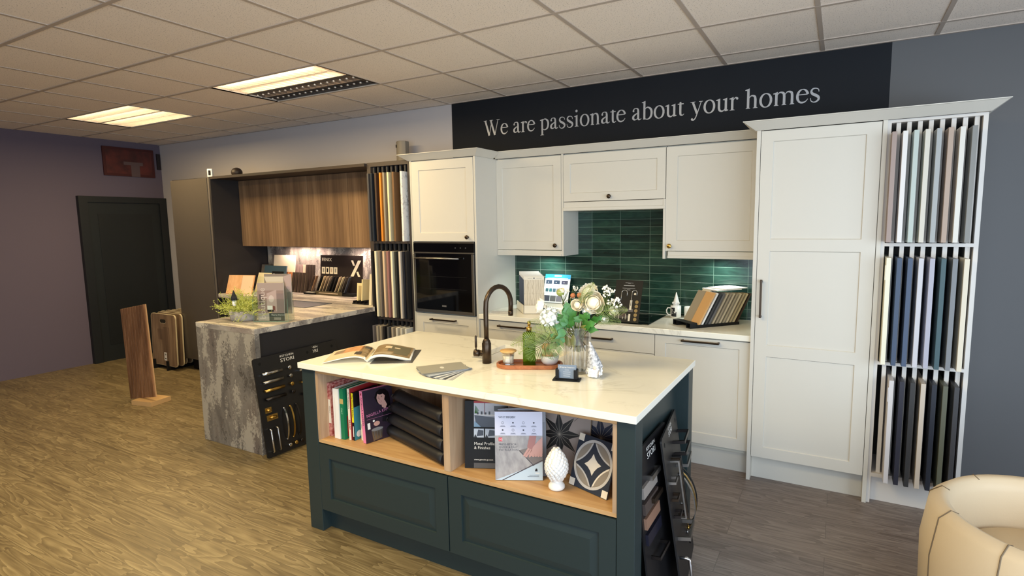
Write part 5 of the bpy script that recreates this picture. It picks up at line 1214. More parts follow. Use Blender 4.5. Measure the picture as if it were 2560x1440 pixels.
for k in range(4):
    a = PI/4+PI/2*k; q = []
    # lens between the outer circle and a circle centred outside
    A0 = a-PI/4; A1 = a+PI/4; cx, cy = R*1.95*math.cos(a), R*1.95*math.sin(a)
    for rr0, zz, mt in ((R, .0008, TPG if k != 3 else TCR), (R-.011, .0011, TTA)):
        o1 = [(rr0*math.cos(A0+(A1-A0)*i/12), rr0*math.sin(A0+(A1-A0)*i/12)) for i in range(13)]
        s0 = math.atan2(o1[-1][1]-cy, o1[-1][0]-cx); s1 = math.atan2(o1[0][1]-cy, o1[0][0]-cx); dd = (s1-s0+PI) % (2*PI)-PI; r2 = math.hypot(o1[0][0]-cx, o1[0][1]-cy)+(0 if rr0 == R else -.010)
        o2 = [(cx+r2*math.cos(s0+dd*i/12), cy+r2*math.sin(s0+dd*i/12)) for i in range(1, 12)]
        mb.poly(o1+o2, zz, mt)
mb.ring(0, 0, R-.010, R, .0014, TPG)
q = []
for k in range(4):
    a = PI/2*k; b = a+PI/2; p0 = (.044*math.cos(a), .044*math.sin(a)); p1 = (.044*math.cos(b), .044*math.sin(b)); cxx, cyy = (p0[0]+p1[0])*.5*.72, (p0[1]+p1[1])*.5*.72; q += [p0, ((p0[0]+2*cxx)/3, (p0[1]+2*cyy)/3), ((p1[0]+2*cxx)/3, (p1[1]+2*cyy)/3)]
mb.poly(q, .0009, TCR)
mb.build('tile_face', o)
# pine cone
pc = (-1.000, 2.000, ZB); o = thing('pine_cone_ornament', 'white glazed ceramic pine cone finial on the oak shelf', 'ornament', pc)
mb = MB(TR(*pc)); CER = flat('white_glaze', (234, 232, 228), .22, coat=.3)
mb.lathe([(.001, 0), (.032, 0), (.0355, .006), (.034, .016), (.024, .030), (.019, .038), (.020, .046), (.030, .050), (.001, .052)], CER, n=32); mb.build('base', o)
mb = MB(TR(*pc)); prof = lambda u: .049*math.sin(PI*(.14+.80*u))**.75*(1-.28*u**2)
mb.lathe([(max(.001, prof(i/12)*.93), .046+.128*i/12) for i in range(13)], CER, n=24)
rows = 14
for i in range(rows):
    u = .03+.95*i/(rows-1); r = prof(u); z = .046+.128*u; nn = max(3, int(2*PI*r/0.0195))
    for k in range(nn):
        a = 2*PI*(k+.5*(i % 2))/nn; mb.ball(((r-.004)*math.cos(a), (r-.004)*math.sin(a), z-.003), .0098, CER, 8, 1.05, 1, 1)
mb.build('cone_scales', o)

# ------------------------------------------------------------------ handle display boards
def pull(T, p0, p1, mat, st=.028, th=.006, kind='bar', name='handle', parent=None):
    mb = MB(T); x0, y0 = p0; x1, y1 = p1; d = Vector((x1-x0, y1-y0)); L = d.length; d.normalize(); s_ = Vector((-d.y, d.x))*th
    if kind == 'bar':
        q = [(x0, y0, .0), (x0, y0, st*.7), (x0+d.x*.006, y0+d.y*.006, st), (x1-d.x*.006, y1-d.y*.006, st), (x1, y1, st*.7), (x1, y1, 0)]
        mb.tube(q, th, mat, 8)
    elif kind == 'bow':
        q = [(x0+(x1-x0)*i/12, y0+(y1-y0)*i/12, .004+st*math.sin(PI*i/12)**.7) for i in range(13)]
        rings = [[(a+s_.x*k, b+s_.y*k, c+w_) for k, w_ in ((-1, 0), (1, 0), (1, .004), (-1, .004))] for a, b, c in q]; mb.loft(rings, mat, True, False)
        for x, y in (p0, p1): mb.T = T @ TR(x, y, 0); mb.lathe([(th*1.3, 0), (th*1.2, .008), (.001, .009)], mat, n=12); mb.T = T
    elif kind == 'cup':
        rings = []
        for i in range(9):
            a = PI*i/8*.5; rings.append([(x0+(L)*u+0*a, y0+.012*math.cos(a)*math.sin(PI*min(1, max(0, u*.98+.01)))**.25-.012+(y1-y0)*u, .024*math.sin(a)*math.sin(PI*min(1, max(0, u*.98+.01)))**.3) for u in [j/14 for j in range(15)]])
        mb.loft(rings, mat, False, True, False)
        mb.tube([(x0, y0, .004), (x0, y0, .018), (x1, y1, .018), (x1, y1, .004)], .006, mat, 8)
        mb.tube([(x0, y0-.006, .016), (x1, y1-.006, .016)], .010, mat, 10)
    elif kind == 'square':
        q = [(x0, y0, 0), (x0, y0, st), (x1, y1, st), (x1, y1, 0)]
        mb.loft([[(a+s_.x, b+s_.y, c), (a-s_.x, b-s_.y, c), (a-s_.x+d.x*th*sg, b-s_.y+d.y*th*sg, c-dz), (a+s_.x+d.x*th*sg, b+s_.y+d.y*th*sg, c-dz)] for (a, b, c), sg, dz in zip(q, (1, 1, -1, -1), (0, th, th, 0))], mat, True, False)
    return mb.build(name, parent)
def bknob(T, x, y, mat, r=.013, parent=None, st=.022):
    mb = MB(T @ TR(x, y, 0)); mb.lathe([(r*.6, 0), (r*.45, .004), (r*.4, st*.5), (r*.8, st*.65), (r, st*.85), (r*.9, st), (.001, st+.001)], mat, n=18); mb.build('knob', parent)
def plate(T, x, y, w_, h_, mat, parent):
    mb = MB(T); mb.box(x, x+w_, y, y+h_, 0, .003, mat); mb.tube([(x+w_*.3, y+h_*.5, .003), (x+w_*.35, y+h_*.5, .014), (x+w_*.8, y+h_*.5, .016)], h_*.22, mat, 10); mb.T = T @ TR(x+w_*.45, y+h_*.5, .003); mb.lathe([(h_*.32, 0), (h_*.32, .010), (.001, .011)], mat, n=14); mb.build('latch', parent)
BOARD = flat('display_board_black', (24, 23, 25), .42)
def hboard(T, w_, h_, label, loc, tx, ty, sz, holes=True):
    o = thing('handle_display_board', label, 'display board', loc); mb = MB(T); r = .015
    pts = []
    for cx, cy, a0 in ((w_-r, r, -90), (w_-r, h_-r, 0), (r, h_-r, 90), (r, r, 180)):
        for k in range(5): a = math.radians(a0+22.5*k); pts.append((cx+r*math.cos(a), cy+r*math.sin(a)))
    mb.prism(pts, -.008, 0, BOARD)
    mb.text('KITCHEN', tx, ty+sz*.95, sz*.62, PAPER, sx=1.25, align='CENTER', bold=True); mb.text('STORI', tx, ty, sz, PAPER, sx=1.2, align='CENTER', bold=True)
    for x in (.05, w_-.05): mb.disc(x, h_-.042, .011, .0004, flat('hole_black', (4, 4, 4), .9), 18)
    mb.build('board', o, 0); return o
TA = frame((-3.428, 2.362, .010), (0, 1, 0), (-.098, 0, .703))
A_ = hboard(TA, .50, .705, 'black handle display board leaning in front on the peninsula back', (-3.43, 2.36, 0), .27, .640, .036)
for y, m_ in ((.592, CHROME), (.532, STEEL), (.472, BRASS), (.412, GUN)): pull(TA, (.050, y), (.205, y), m_, kind='cup', parent=A_)
for y, m_ in ((.590, CHROME), (.529, STEEL), (.468, BRASS), (.409, GUN)): bknob(TA, .270, y, m_, .015, A_)
plate(TA, .035, .312, .050, .038, BRASS, A_); plate(TA, .040, .255, .085, .040, BRASS, A_)
for x, m_ in ((.180, CHROME), (.232, BRASS), (.284, GUN)): pull(TA, (x, .312), (x-.008, .088), m_, .026, .006, 'bow', parent=A_)
for x, m_ in ((.040, CHROME), (.094, STEEL)): pull(TA, (x, .200), (x, .036), m_, .028, .006, 'bar', parent=A_)
for x, m_ in ((.180, CHROME), (.230, BRASS), (.280, GUN)): bknob(TA, x, .042, m_, .014, A_)
for y, m_ in ((.55, CHROME), (.46, BRASS), (.37, GUN)): pull(TA, (.34, y), (.46, y), m_, .028, .006, 'square', parent=A_)
TA2 = frame((-3.448, 2.615, .010), (0, 1, 0), (-.088, 0, .703))
A2_ = hboard(TA2, .49, .705, 'second black handle display board, behind the first on the peninsula back', (-3.448, 2.6, 0), .245, .645, .036)
for y, m_ in ((.55, CHROME), (.46, BRASS), (.37, GUN)): pull(TA2, (.35, y), (.46, y), m_, .026, .006, 'bar', parent=A2_)
TB_ = frame((-.520, 2.245, .010), (-.05, .40, 0), (-.105, .01, .70))
B_ = hboard(TB_, .43, .705, 'black handle display board leaning outermost against the island end', (-.5, 2.27, 0), .215, .655, .030)
for k, (y, m_) in enumerate(((.600, GUN), (.545, GUN), (.490, STEEL))): pull(TB_, (.25, y), (.41, y), m_, .055, .007, 'square', parent=B_)
for k, (x, m_) in enumerate(((.125, STEEL), (.155, BRONZE), (.185, BLACKP))): pull(TB_, (x, .565-.0*k), (x, .300), m_, .040, .006, 'square', parent=B_)
for y, m_ in ((.500, STEEL), (.425, BRONZE), (.350, GUN)): pull(TB_, (.035, y), (.10, y), m_, .030, .006, 'square', parent=B_)
for x, m_ in ((.290, STEEL), (.330, BRASS), (.370, BLACKP)): pull(TB_, (x, .430), (x, .150), m_, .050, .007, 'bow', parent=B_)
pull(TB_, (.06, .240), (.22, .240), STEEL, .055, .008, 'square', parent=B_); pull(TB_, (.05, .16), (.05, .05), CHROME, .04, .007, 'bar', parent=B_)
for x, y, m_ in ((.25, .31, STEEL), (.25, .22, BRASS), (.25, .13, GUN)): bknob(TB_, x, y, m_, .014, B_)
TB2 = frame((-.585, 2.020, .010), (0, 1, 0), (-.080, 0, .70))
B2_ = hboard(TB2, .42, .71, 'black handle display board tucked behind the outer one at the island corner', (-.585, 2.02, 0), .19, .640, .036)
for y, m_ in ((.575, STEEL), (.48, BRONZE)): pull(TB2, (.10, y), (.22, y), m_, .026, .010, 'square', parent=B2_)
for y, c in ((.52, (176, 168, 162)), (.455, (96, 84, 80)), (.395, (170, 132, 112)), (.33, (40, 40, 56))):
    mb = MB(TB2); mb.box(.02, .20, y, y+.045, 0, .012, flat('finish_%d' % c[0], c, .35, .4)); mb.build('swatch_bar', B2_)
pull(TB2, (.06, .26), (.20, .26), GUN, .04, .007, 'square', parent=B2_)
# ------------------------------------------------------------------ cream kitchen counter
def board_thing(name, label, cat, T, w_, h_, t, mat, group=None, extra=None, part='board', bevel=.0012):
    """flat board: frame origin = lower left of its front face"""
    p = T @ Vector((w_/2, 0, 0)); o = thing(name, label, cat, tuple(p), 0, group)
    mb = MB(T); mb.box(0, w_, 0, h_, -t, 0, mat)
    if extra: extra(mb)
    mb.build(part, o, 0); return o
ZW = .9155
# tall patterned samples in a white open box
bx = thing('sample_box', 'white open display box holding tall patterned samples beside the oven housing', 'box', (-2.2, 3.9, ZW), 0)
TBx = TR(-2.150, 3.742, ZW) @ RZ(math.radians(26))
BXM = flat('box_cream', (226, 220, 206), .5)
mb = MB(TBx); L_ = .185; D_ = .30
mb.box(0-L_*.0, L_, 0, .008, 0, .068, BXM); mb.T = TBx
sk_ = math.tan(math.radians(14))
for x0 in (0, L_-.008): mb.add([(x0+a-(b)*sk_, b, z) for z in (0, .068) for a, b in ((0, 0), (.008, 0), (.008, D_), (0, D_))], [(0, 3, 2, 1), (4, 5, 6, 7), (0, 1, 5, 4), (1, 2, 6, 5), (2, 3, 7, 6), (3, 0, 4, 7)], BXM)
mb.add([(a-b*sk_, b, z) for z in (0, .006) for a, b in ((0, 0), (L_, 0), (L_, D_), (0, D_))], [(0, 3, 2, 1), (4, 5, 6, 7), (0, 1, 5, 4), (1, 2, 6, 5), (2, 3, 7, 6), (3, 0, 4, 7)], BXM)
mb.T = TBx @ frame((0, 0, 0), (1, 0, 0), (0, 0, 1)); mb.disc(.150, .030, .022, .0006, BBK, 24); mb.rect(.138, .162, .028, .032, .0009, PAPER); mb.build('box_body', bx)
PAT = nodes('leaf_embossed')[0]; nt = PAT.node_tree; b_ = nt.nodes['Principled BSDF']; wv = N(nt, 'ShaderNodeTexWave', Scale=26., Distortion=9., Detail=2.); wv.inputs['Detail Scale'].default_value = 1.2
nt.links.new(coords(nt, (1, 1, .35)), wv.inputs['Vector']); r_ = ramp(nt, [(.2, rgb(196, 184, 164)), (.5, rgb(218, 208, 190))], wv.outputs[0]); nt.links.new(r_.outputs[0], b_.inputs['Base Color']); b_.inputs['Roughness'].default_value = .6
names = ['front, embossed beige', 'second, white and black', 'third, black edged white', 'fourth, scallop edged white', 'fifth, plain white', 'sixth, plain white', 'rearmost, tall white']
for k in range(7):
    y = .030+.034*k; T = TBx @ TR(.012-y*sk_, y, .008) @ frame((0, 0, 0), (1, 0, 0), (0, math.sin(math.radians(-5)), math.cos(math.radians(-5)))) if 0 else TBx @ TR(.012-y*sk_, y, .010) @ RX(-.06) @ frame((0, 0, 0), (1, 0, 0), (0, 0, 1))
    w_, h_ = .160, .282+.004*k
    def ex(mb, k=k, w_=w_, h_=h_):
        if k == 0:
            mb.rect(.002, w_-.002, .004, h_-.028, .0005, PAT); mb.rect(.0, w_, h_*.52, h_*.522, .0008, flat('pattern_line', (170, 158, 138), .6)); mb.disc(w_*.5, h_-.014, .005, .0008, BBK, 14)
            mb.rect(.03, .065, h_-.016, h_-.0145, .0008, flat('print_grey', (140, 138, 132), .6)); mb.rect(.10, .14, h_-.016, h_-.0145, .0008, flat('print_grey', (140, 138, 132), .6))
        else: mb.box(.0, .02, .02, h_-.03, -.001, .001, BBK)
    board_thing('wall_sample', f'{names[k]} sample card standing in the white display box', 'sample card', T, w_, h_, .006, (BXM if k == 0 else PAPER), 'tall cards in the white display box', ex)
lf = MB(TR(-2.37, 3.74, ZW) @ RZ(.35)); lf.box(-.07, .07, -.05, .05, 0, .002, PAPER); lf.box(-.05, .09, -.06, .04, .002, .004, PAPER); tag(lf.build('paper_leaflet', at=(-2.37, 3.74, ZW)), 'white leaflets lying on the quartz worktop beside the oven housing', 'leaflet')
# blue and white colour card
T = frame((-2.162, 4.085, ZW+.05), (1, 0, 0), (0, .085, .28))
def ex(mb):
    CY = flat('card_cyan', (22, 150, 206), .4); mb.rect(0, .232, .203, .240, .0005, CY); mb.rect(.085, .150, .222, .234, .0008, PAPER); mb.rect(.02, .21, .206, .209, .0008, PAPER)
    for k, c in enumerate(((52, 62, 78), (44, 58, 76), (52, 56, 84))): mb.rect(.012+.072*k, .068+.072*k, .158, .190, .0008, flat('card_photo_%d' % k, c, .3)); mb.disc(.034+.072*k, .172, .004, .0011, PAPER, 8); mb.rect(.014+.072*k, .066+.072*k, .150, .152, .0008, flat('print_blue_grey', (150, 164, 180), .5))
    for k in range(4): mb.rect(.016+.034*k, .042+.034*k, .092, .120, .0008, flat('card_sw_%d' % (k % 3), ((60, 92, 98), (60, 112, 116), (66, 96, 110))[k % 3], .3)); mb.rect(.018+.034*k, .04+.034*k, .084, .086, .0008, flat('print_blue_grey', (150, 164, 180), .5))
    for k, c in enumerate(((68, 68, 78), (98, 96, 94), (122, 118, 126))): mb.rect(.010+.056*k, .062+.056*k, .012, .060, .0008, flat('card_grey_%d' % k, c, .4))
board_thing('colour_card', 'blue-topped white colour card leaning on the green tiles', 'card', T, .232, .240, .004, PAPER, extra=ex)
o = thing('card_stand', 'low cream stand with a grey colour square under the blue-topped card', 'stand', (-2.05, 4.03, ZW)); mb = MB(); mb.box(-2.17, -1.925, 3.985, 4.12, ZW, ZW+.012, BXM); mb.box(-2.17, -1.925, 4.085, 4.12, ZW+.012, ZW+.045, BXM); mb.T = frame((-2.17, 3.985, ZW+.0125), (1, 0, 0), (0, 1, .1)); mb.rect(.075, .125, .02, .07, .0004, flat('card_grey_w', (146, 138, 134), .4)); mb.build('base', o)
# tap brochure on the hob
T = frame((-1.405, 3.70, .922), (1, -.02, 0), (-.012, .105, .29))
def ex(mb):
    mb.rect(.0, .2, 0, .3, .0003, BLACKP); PR = flat('print_silver', (150, 150, 152), .5); TAPS = flat('tap_photo', (176, 178, 182), .25, .7)
    for y, w_, h_ in ((.284, .06, .0025), (.278, .02, .002), (.262, .08, .006), (.244, .094, .0025), (.232, .026, .003)): mb.rect(.1-w_/2, .1+w_/2, y, y+h_, .0006, PR)
    def tp(x, y, h, r, s): mb.tube([(x, y, .0015), (x, y+h, .0015)]+[(x+s*(r-r*math.cos(PI*i/8)), y+h+r*math.sin(PI*i/8), .0015) for i in range(9)]+[(x+s*2*r, y+h-.02, .0015)], .0028, TAPS, 6)
    tp(.052, .155, .055, .021, 1); tp(.130, .120, .095, .018, 1); mb.rect(.122, .138, .09, .16, .0016, TAPS); mb.disc(.152, .205, .008, .0018, TAPS, 14)
    for x in (.02, .05, .08, .10): mb.rect(x, x+.003, .02, .06, .0012, TAPS)
    mb.rect(.02, .15, .075, .098, .0010, flat('brochure_smoke', (74, 72, 78), .4)); mb.rect(.0, .12, .028, .05, .0009, flat('brochure_smoke2', (56, 54, 58), .4)); mb.rect(.122, .136, .01, .06, .0014, TAPS)
    for k in range(5): mb.disc(.172, .148-.031*k, .0125, .0012, flat('finish_gold', (136, 112, 66), .4), 20)
    mb.disc(.085, .052, .014, .0013, flat('finish_plum', (60, 38, 44), .4), 18)
board_thing('tap_brochure', 'black brochure with chrome taps and gold finish dots, standing by the hob', 'brochure', T, .200, .305, .003, BLACKP, extra=ex)
# mugs and gnome
mg = thing('mug', 'white mug with black block print and a handle, on the worktop by the green tiles', 'mug', (-1.042, 4.08, ZW)); MW = flat('mug_white', (232, 230, 226), .25)
mb = MB(TR(-1.042, 4.075, ZW)); mb.lathe([(.030, 0), (.037, .004), (.038, .012), (.038, .090), (.0355, .090), (.0355, .010), (.001, .008)], MW, n=36)
for i in range(9):
    pass
n = 14; MPK = flat('mug_print', (34, 34, 36), .4)
def wrap(a0, a1, z0, z1, mat): mb.add([(.0384*math.cos(a0+(a1-a0)*i/n), .0384*math.sin(a0+(a1-a0)*i/n), z) for z in (z0, z1) for i in range(n+1)], [(i, i+1, n+2+i, n+1+i) for i in range(n)], mat)
wrap(-2.30, -1.50, .048, .078, MPK); wrap(-2.30, -1.20, .012, .046, MPK); wrap(-1.62, -1.36, .038, .050, MW); wrap(-2.15, -1.95, .056, .064, MW); wrap(-2.2, -1.8, .036, .039, MW)
mb.build('cup', mg); mb = MB(TR(-1.042, 4.075, ZW)); mb.tube([(-.036*.95, -.010, .072), (-.056, -.016, .072), (-.064, -.018, .055), (-.062, -.018, .036), (-.052, -.014, .022), (-.036*.95, -.010, .020)], .0048, MW, 8); mb.build('handle', mg)
o = thing('gnome_ornament', 'small white ceramic gnome peeping out of the printed mug', 'ornament', (-1.040, 4.077, ZW+.05)); mb = MB(TR(-1.040, 4.077, ZW+.012)); mb.lathe([(.001, 0), (.024, .005), (.028, .07), (.020, .09), (.024, .097), (.022, .104), (.016, .125), (.009, .150), (.004, .170), (.001, .178)], CER, n=18)
for s_ in (-1, 1): mb.ball((s_*.02, -.012, .098), .009, CER, 8)
mb.ball((0, -.02, .092), .007, CER, 8); mb.build('figure', o)
o = thing('mug', 'second white mug, partly hidden behind the leaning grey sample board', 'mug', (-.955, 4.13, ZW)); mb = MB(TR(-.955, 4.125, ZW)); mb.lathe([(.030, 0), (.036, .004), (.037, .078), (.0345, .078), (.0345, .010), (.001, .008)], MW, n=30); mb.build('cup', o)
# black stand with leaning door samples
ax = math.radians(49); SA = Vector((math.cos(ax), math.sin(ax), 0)); SR = Vector((math.sin(ax), -math.cos(ax), 0))
so = Vector((-.990, 3.800, ZW)); o = thing('sample_stand', 'black open stand of leaning sample boards on the quartz worktop', 'stand', tuple(so))
mb = MB(frame(so, SR, SA)); W2 = .195
mb.box(0, W2, .055, .40, 0, .004, BLACKP)
for x in (0, W2-.045): mb.box(x, x+.045, 0, .055, 0, .004, BLACKP); mb.box(x, x+.003, 0, .055, .004, .032, BLACKP); mb.box(x+.042, x+.045, 0, .055, .004, .032, BLACKP); mb.box(x, x+.045, .0, .003, .004, .006, BLACKP)
mb.box(0, W2, 0, .055, .032, .036, BLACKP); mb.box(0, W2, .052, .055, .004, .036, BLACKP); mb.box(0, .004, .055, .40, .004, .02, BLACKP); mb.box(W2-.004, W2, .055, .40, .004, .02, BLACKP); mb.box(W2/2-.002, W2/2+.002, .06, .40, .004, .02, BLACKP)
mb.build('stand_frame', o)
def leaner(row, s, h_, mat, lb, t=.012, w_=.088):
    p = so+SR*(.006+row*.097)+SA*s+Vector((0, 0, .0045)); u = SA*math.sin(math.radians(31))+Vector((0, 0, 1))*math.cos(math.radians(31))
    board_thing('door_sample', lb, 'sample board', frame(p+Vector((0, 0, t*.52)), SR, u), w_, h_, t, mat, 'sample boards in the black stand')
TAU = flat('sample_taupe', (160, 148, 128), .45); ORA = flat('sample_apricot', (206, 160, 104), .45)
leaner(0, .070, .255, TAU, 'taupe sample board at the front of the far row of the black stand')
leaner(0, .104, .262, flat('sample_ivory', (226, 216, 196), .45), 'ivory sample board just behind the taupe one')
leaner(0, .138, .265, flat('sample_white', (228, 226, 222), .45), 'white sample board third in the far row of the black stand')
leaner(1, .062, .255, ORA, 'apricot sample board at the front of the near row of the black stand')
rowc = [((222, 220, 216), 'white'), ((58, 60, 62), 'charcoal'), ((96, 96, 98), 'mid grey'), ((176, 162, 138), 'stone'), ((150, 138, 118), 'mushroom'), ((186, 172, 146), 'almond'), ((158, 146, 122), 'khaki'), ((196, 182, 154), 'oatmeal'), ((166, 150, 118), 'straw'), ((190, 174, 138), 'sand'), ((60, 44, 34), 'dark brown')]
for k, (c, nme) in enumerate(rowc):
    leaner(1, .086+.0285*k, .252-.002*k, flat('row_%s' % nme.replace(' ', '_'), c, .45), f'{nme} sample board in the near row of the black stand, number {k+2} from the apricot end' if 0 else f'{nme} sample board in the near row of the black stand')
pt = so+SR*.02+SA*.23+Vector((0, 0, .236)); T = frame(pt, SR, SA)
for k in range(2):
    mb = MB(T @ TR(.0+.02*k, .035*k, .007*k) @ RZ(.12*k)); mb.box(-.01, .155, 0, .20, 0, .006, flat('sample_gloss_white', (236, 234, 228), .3))
    o = tag(mb.build('loose_sample', at=tuple(pt+Vector((0, 0, .007*k)))), ['loose white sample sheet lying directly on the leaning sample boards', 'uppermost loose white sample sheet on the leaning boards'][k], 'sample sheet', 'loose white sheets on the sample stand')

# ------------------------------------------------------------------ left kitchen counter
def ptx(mb): mb.rect(.17, .31, .0, .20, .0004, flat('pink_sample', (236, 196, 166), .5)); mb.poly([(.17, 0), (.175, 0), (.175, .2), (.17, .2)], .0007, flat('pink_line', (200, 160, 130), .5))
board_thing('wood_sample', 'short pink and birch sample board leaning by the tall dark cabinet', 'sample board', frame((-5.74, 3.60, .9175), (.95, .28, 0), (-.02, .07, .2)), .315, .205, .014, wood('birch', (202, 150, 104), (216, 166, 120), (226, 180, 136), 'z', 1.), extra=ptx)
board_thing('stone_sample', 'brown marbled sample board behind the cream boards', 'sample board', frame((-5.77, 4.02, .9175), (.98, .10, 0), (.0, .06, .29)), .30, .285, .014, concrete('brown_stone', (1, 1, 1), .82, .4))
board_thing('cream_sample', 'tallest cream sample board under the oak wall cabinets', 'sample board', frame((-5.55, 4.02, .9175), (1, .06, 0), (.0, .06, .39)), .325, .395, .014, flat('sample_cream2', (236, 222, 196), .45))
board_thing('teal_sample', 'dark teal sample board between two cream ones', 'sample board', frame((-5.61, 3.93, .9175), (1, .06, 0), (.0, .07, .28)), .335, .285, .014, flat('sample_teal', (54, 76, 92), .45))
board_thing('cream_sample', 'front cream sample board below the teal one', 'sample board', frame((-5.60, 3.84, .9175), (1, .06, 0), (.0, .07, .20)), .305, .215, .014, flat('sample_cream3', (232, 222, 186), .45))
T = frame((-5.20, 3.74, .9175), (1, .1, 0), (0, .05, .26))
def ex(mb): mb.rect(.015, .04, .215, .220, .0005, PAPER); [mb.rect(.03+.02*k, .034+.02*k, .05, .16, .0005, flat('print_grey', (140, 138, 132), .6)) for k in range(3)]
board_thing('black_brochure', 'black brochure standing before the front cream board', 'brochure', T, .155, .245, .008, BLACKP, extra=ex)
mb = MB(); CL = flat('clear_acrylic_edge', (190, 205, 200), .1)
# wood finish chips: tall row against the wall, leaning row in front
WC = [wood('chip_%d' % i, a, b_, c, 'z', 1.6) for i, (a, b_, c) in enumerate((((196, 176, 150), (214, 196, 170), (224, 208, 186)), ((150, 84, 44), (176, 104, 58), (194, 122, 74)), ((136, 116, 112), (156, 134, 130), (170, 150, 144)), ((44, 34, 30), (58, 46, 40), (72, 58, 50)), ((128, 76, 44), (150, 92, 56), (166, 106, 68))))]
hs = [(0, 'pale'), (1, 'orange-brown'), (1, 'orange-brown'), (1, 'orange-brown'), (0, 'pale'), (2, 'mauve-grey'), (2, 'mauve-grey'), (2, 'mauve-grey'), (0, 'pale'), (3, 'dark brown'), (3, 'dark brown'), (3, 'dark brown')]
cnt = {}
oo = ['first', 'second', 'third', 'fourth', 'fifth', 'sixth', 'seventh', 'eighth', 'ninth', 'tenth', 'eleventh', 'twelfth']
for k, (i, nme) in enumerate(hs):
    board_thing('wood_chip', f'{nme} wood finish strip, {oo[k]} along the tall row against the splashback', 'sample strip', frame((-5.50+.047*k, 4.08, .9175), (1, 0, 0), (0, .03, .29)), .028, .29, .022, WC[i], 'tall wood finish strips')
for k in range(9):
    i = [1, 4, 4, 1, 3, 3, 3, 3, 3][k]
    board_thing('wood_chip', f'{["orange-brown", "", "", "", "dark brown"][4 if i == 3 else 0]} wood finish strip, {oo[k]} of the slanting row in front', 'sample strip', frame((-5.40+.053*k, 3.98, .9175), (1, 0, 0), (.055, .04, .20)), .030, .215, .016, WC[i], 'slanting wood finish strips')
# black laminate display with its chips
fx = thing('chip_display', 'black laminate chip display with white X and FENIX lettering', 'display stand', (-4.6, 4.0, .9155))
T = frame((-4.80, 4.045, .92), (1, 0, 0), (0, .03, .40)); mb = MB(T); BB = flat('display_brown_black', (40, 32, 32), .45); OW = flat('print_warm_white', (236, 226, 208), .5)
mb.box(0, .61, 0, .400, -.006, 0, BB); mb.text('FENIX', .02, .336, .050, OW, bold=True, sx=1.1)
for k in range(4): mb.rect(.022+.060*k, .072+.060*k, .205, .275, .0006, OW); mb.rect(.035+.060*k, .058+.060*k, .22, .262, .0009, [flat('print_grey', (140, 138, 132), .6), BBK, flat('print_tan', (190, 170, 150), .5), flat('print_grey', (140, 138, 132), .6)][k])
# the broken X mark
mb.poly([(.442, .188), (.486, .188), (.590, .352), (.546, .352)], .0006, OW); mb.poly([(.448, .352), (.478, .352), (.505, .300), (.478, .298)], .0006, OW); mb.poly([(.548, .188), (.580, .188), (.549, .240), (.524, .236)], .0006, OW)
mb.build('back_board', fx)
mb = MB(); mb.box(-4.92, -4.745, 3.93, 4.03, .9155, .935, BLACKP); mb.box(-4.755, -4.37, 3.95, 4.04, .9155, .945, BLACKP); mb.box(-4.755, -4.37, 3.945, 3.95, .9155, .955, flat('display_olive', (76, 68, 50), .5)); mb.box(-4.37, -4.22, 3.95, 4.04, .9155, .94, BLACKP); mb.build('base_tray', fx)
mb = MB(frame((-4.755, 3.9445, .92), (1, 0, 0), (0, 0, 1))); mb.rect(.05, .33, .012, .020, .0004, flat('print_tan', (190, 170, 150), .5)); mb.T = Matrix(); mb.rect(-4.90, -4.78, 3.935, 3.99, .9356, flat('tray_label', (200, 196, 188), .5)); mb.build('label_strip', fx)
chips = [(70, 56, 48, 'dark brown'), (150, 112, 78, 'caramel'), (34, 34, 36, 'black'), (206, 186, 150, 'sand'), (186, 166, 140, 'beige'), (168, 150, 128, 'stone'), (36, 34, 34, 'jet'), (28, 28, 32, 'ink'), (196, 176, 152, 'dusty beige'), (216, 202, 160, 'cream'), (96, 86, 74, 'umber'), (70, 76, 88, 'slate blue')]
for k, c in enumerate(chips):
    x = -4.88+.045*k+(.03 if k > 1 else 0)
    board_thing('laminate_chip', f'{c[3]} laminate chip standing in the black display tray', 'laminate chip', frame((x, 3.962, .948), (-.45, .89, 0), (.07, .035, .20)), .060, .165, .005, flat('chip_%s' % c[3].replace(' ', '_'), c[:3], .45), 'laminate chips in the black display')
# pale tile samples by the dark rack
o = thing('sample_stand', 'small black stand holding cream samples beside the dark sample rack', 'stand', (-3.78, 3.66, .9155)); mb = MB(); mb.box(-3.86, -3.66, 3.60, 3.72, .9155, .925, BLACKP)
for k in range(5): mb.box(-3.85+.045*k, -3.846+.045*k, 3.60, 3.72, .925, .945, BLACKP)
mb.build('stand_base', o)
CRS = flat('sample_cream4', (222, 206, 160), .5)
for k, (x, y, w_, h_, c) in enumerate(((-3.93, 3.72, .12, .175, 'pale cream sample tile leaning leftmost at the dark rack'), (-3.885, 3.86, .13, .215, 'taller cream sample tile with veining, behind the leftmost one'), (-3.845, 3.645, .012, .15, 'narrow cream tile edge-on in the small black stand'), (-3.795, 3.645, .012, .21, 'taller cream tile edge-on in the small black stand'), (-3.655, 3.60, .03, .275, 'tall pale board touching the dark sample rack'))):
    T = frame((x, y, .9265 if k in (2, 3) else .9165), (1, .0, 0), (.02, .02, .2)); board_thing('tile_sample', c, 'sample tile', T, w_, h_, .10 if k in (2, 3, 4) else .012, CRS if k < 4 else flat('sample_cream5', (214, 204, 180), .5), 'cream tiles by the dark rack')
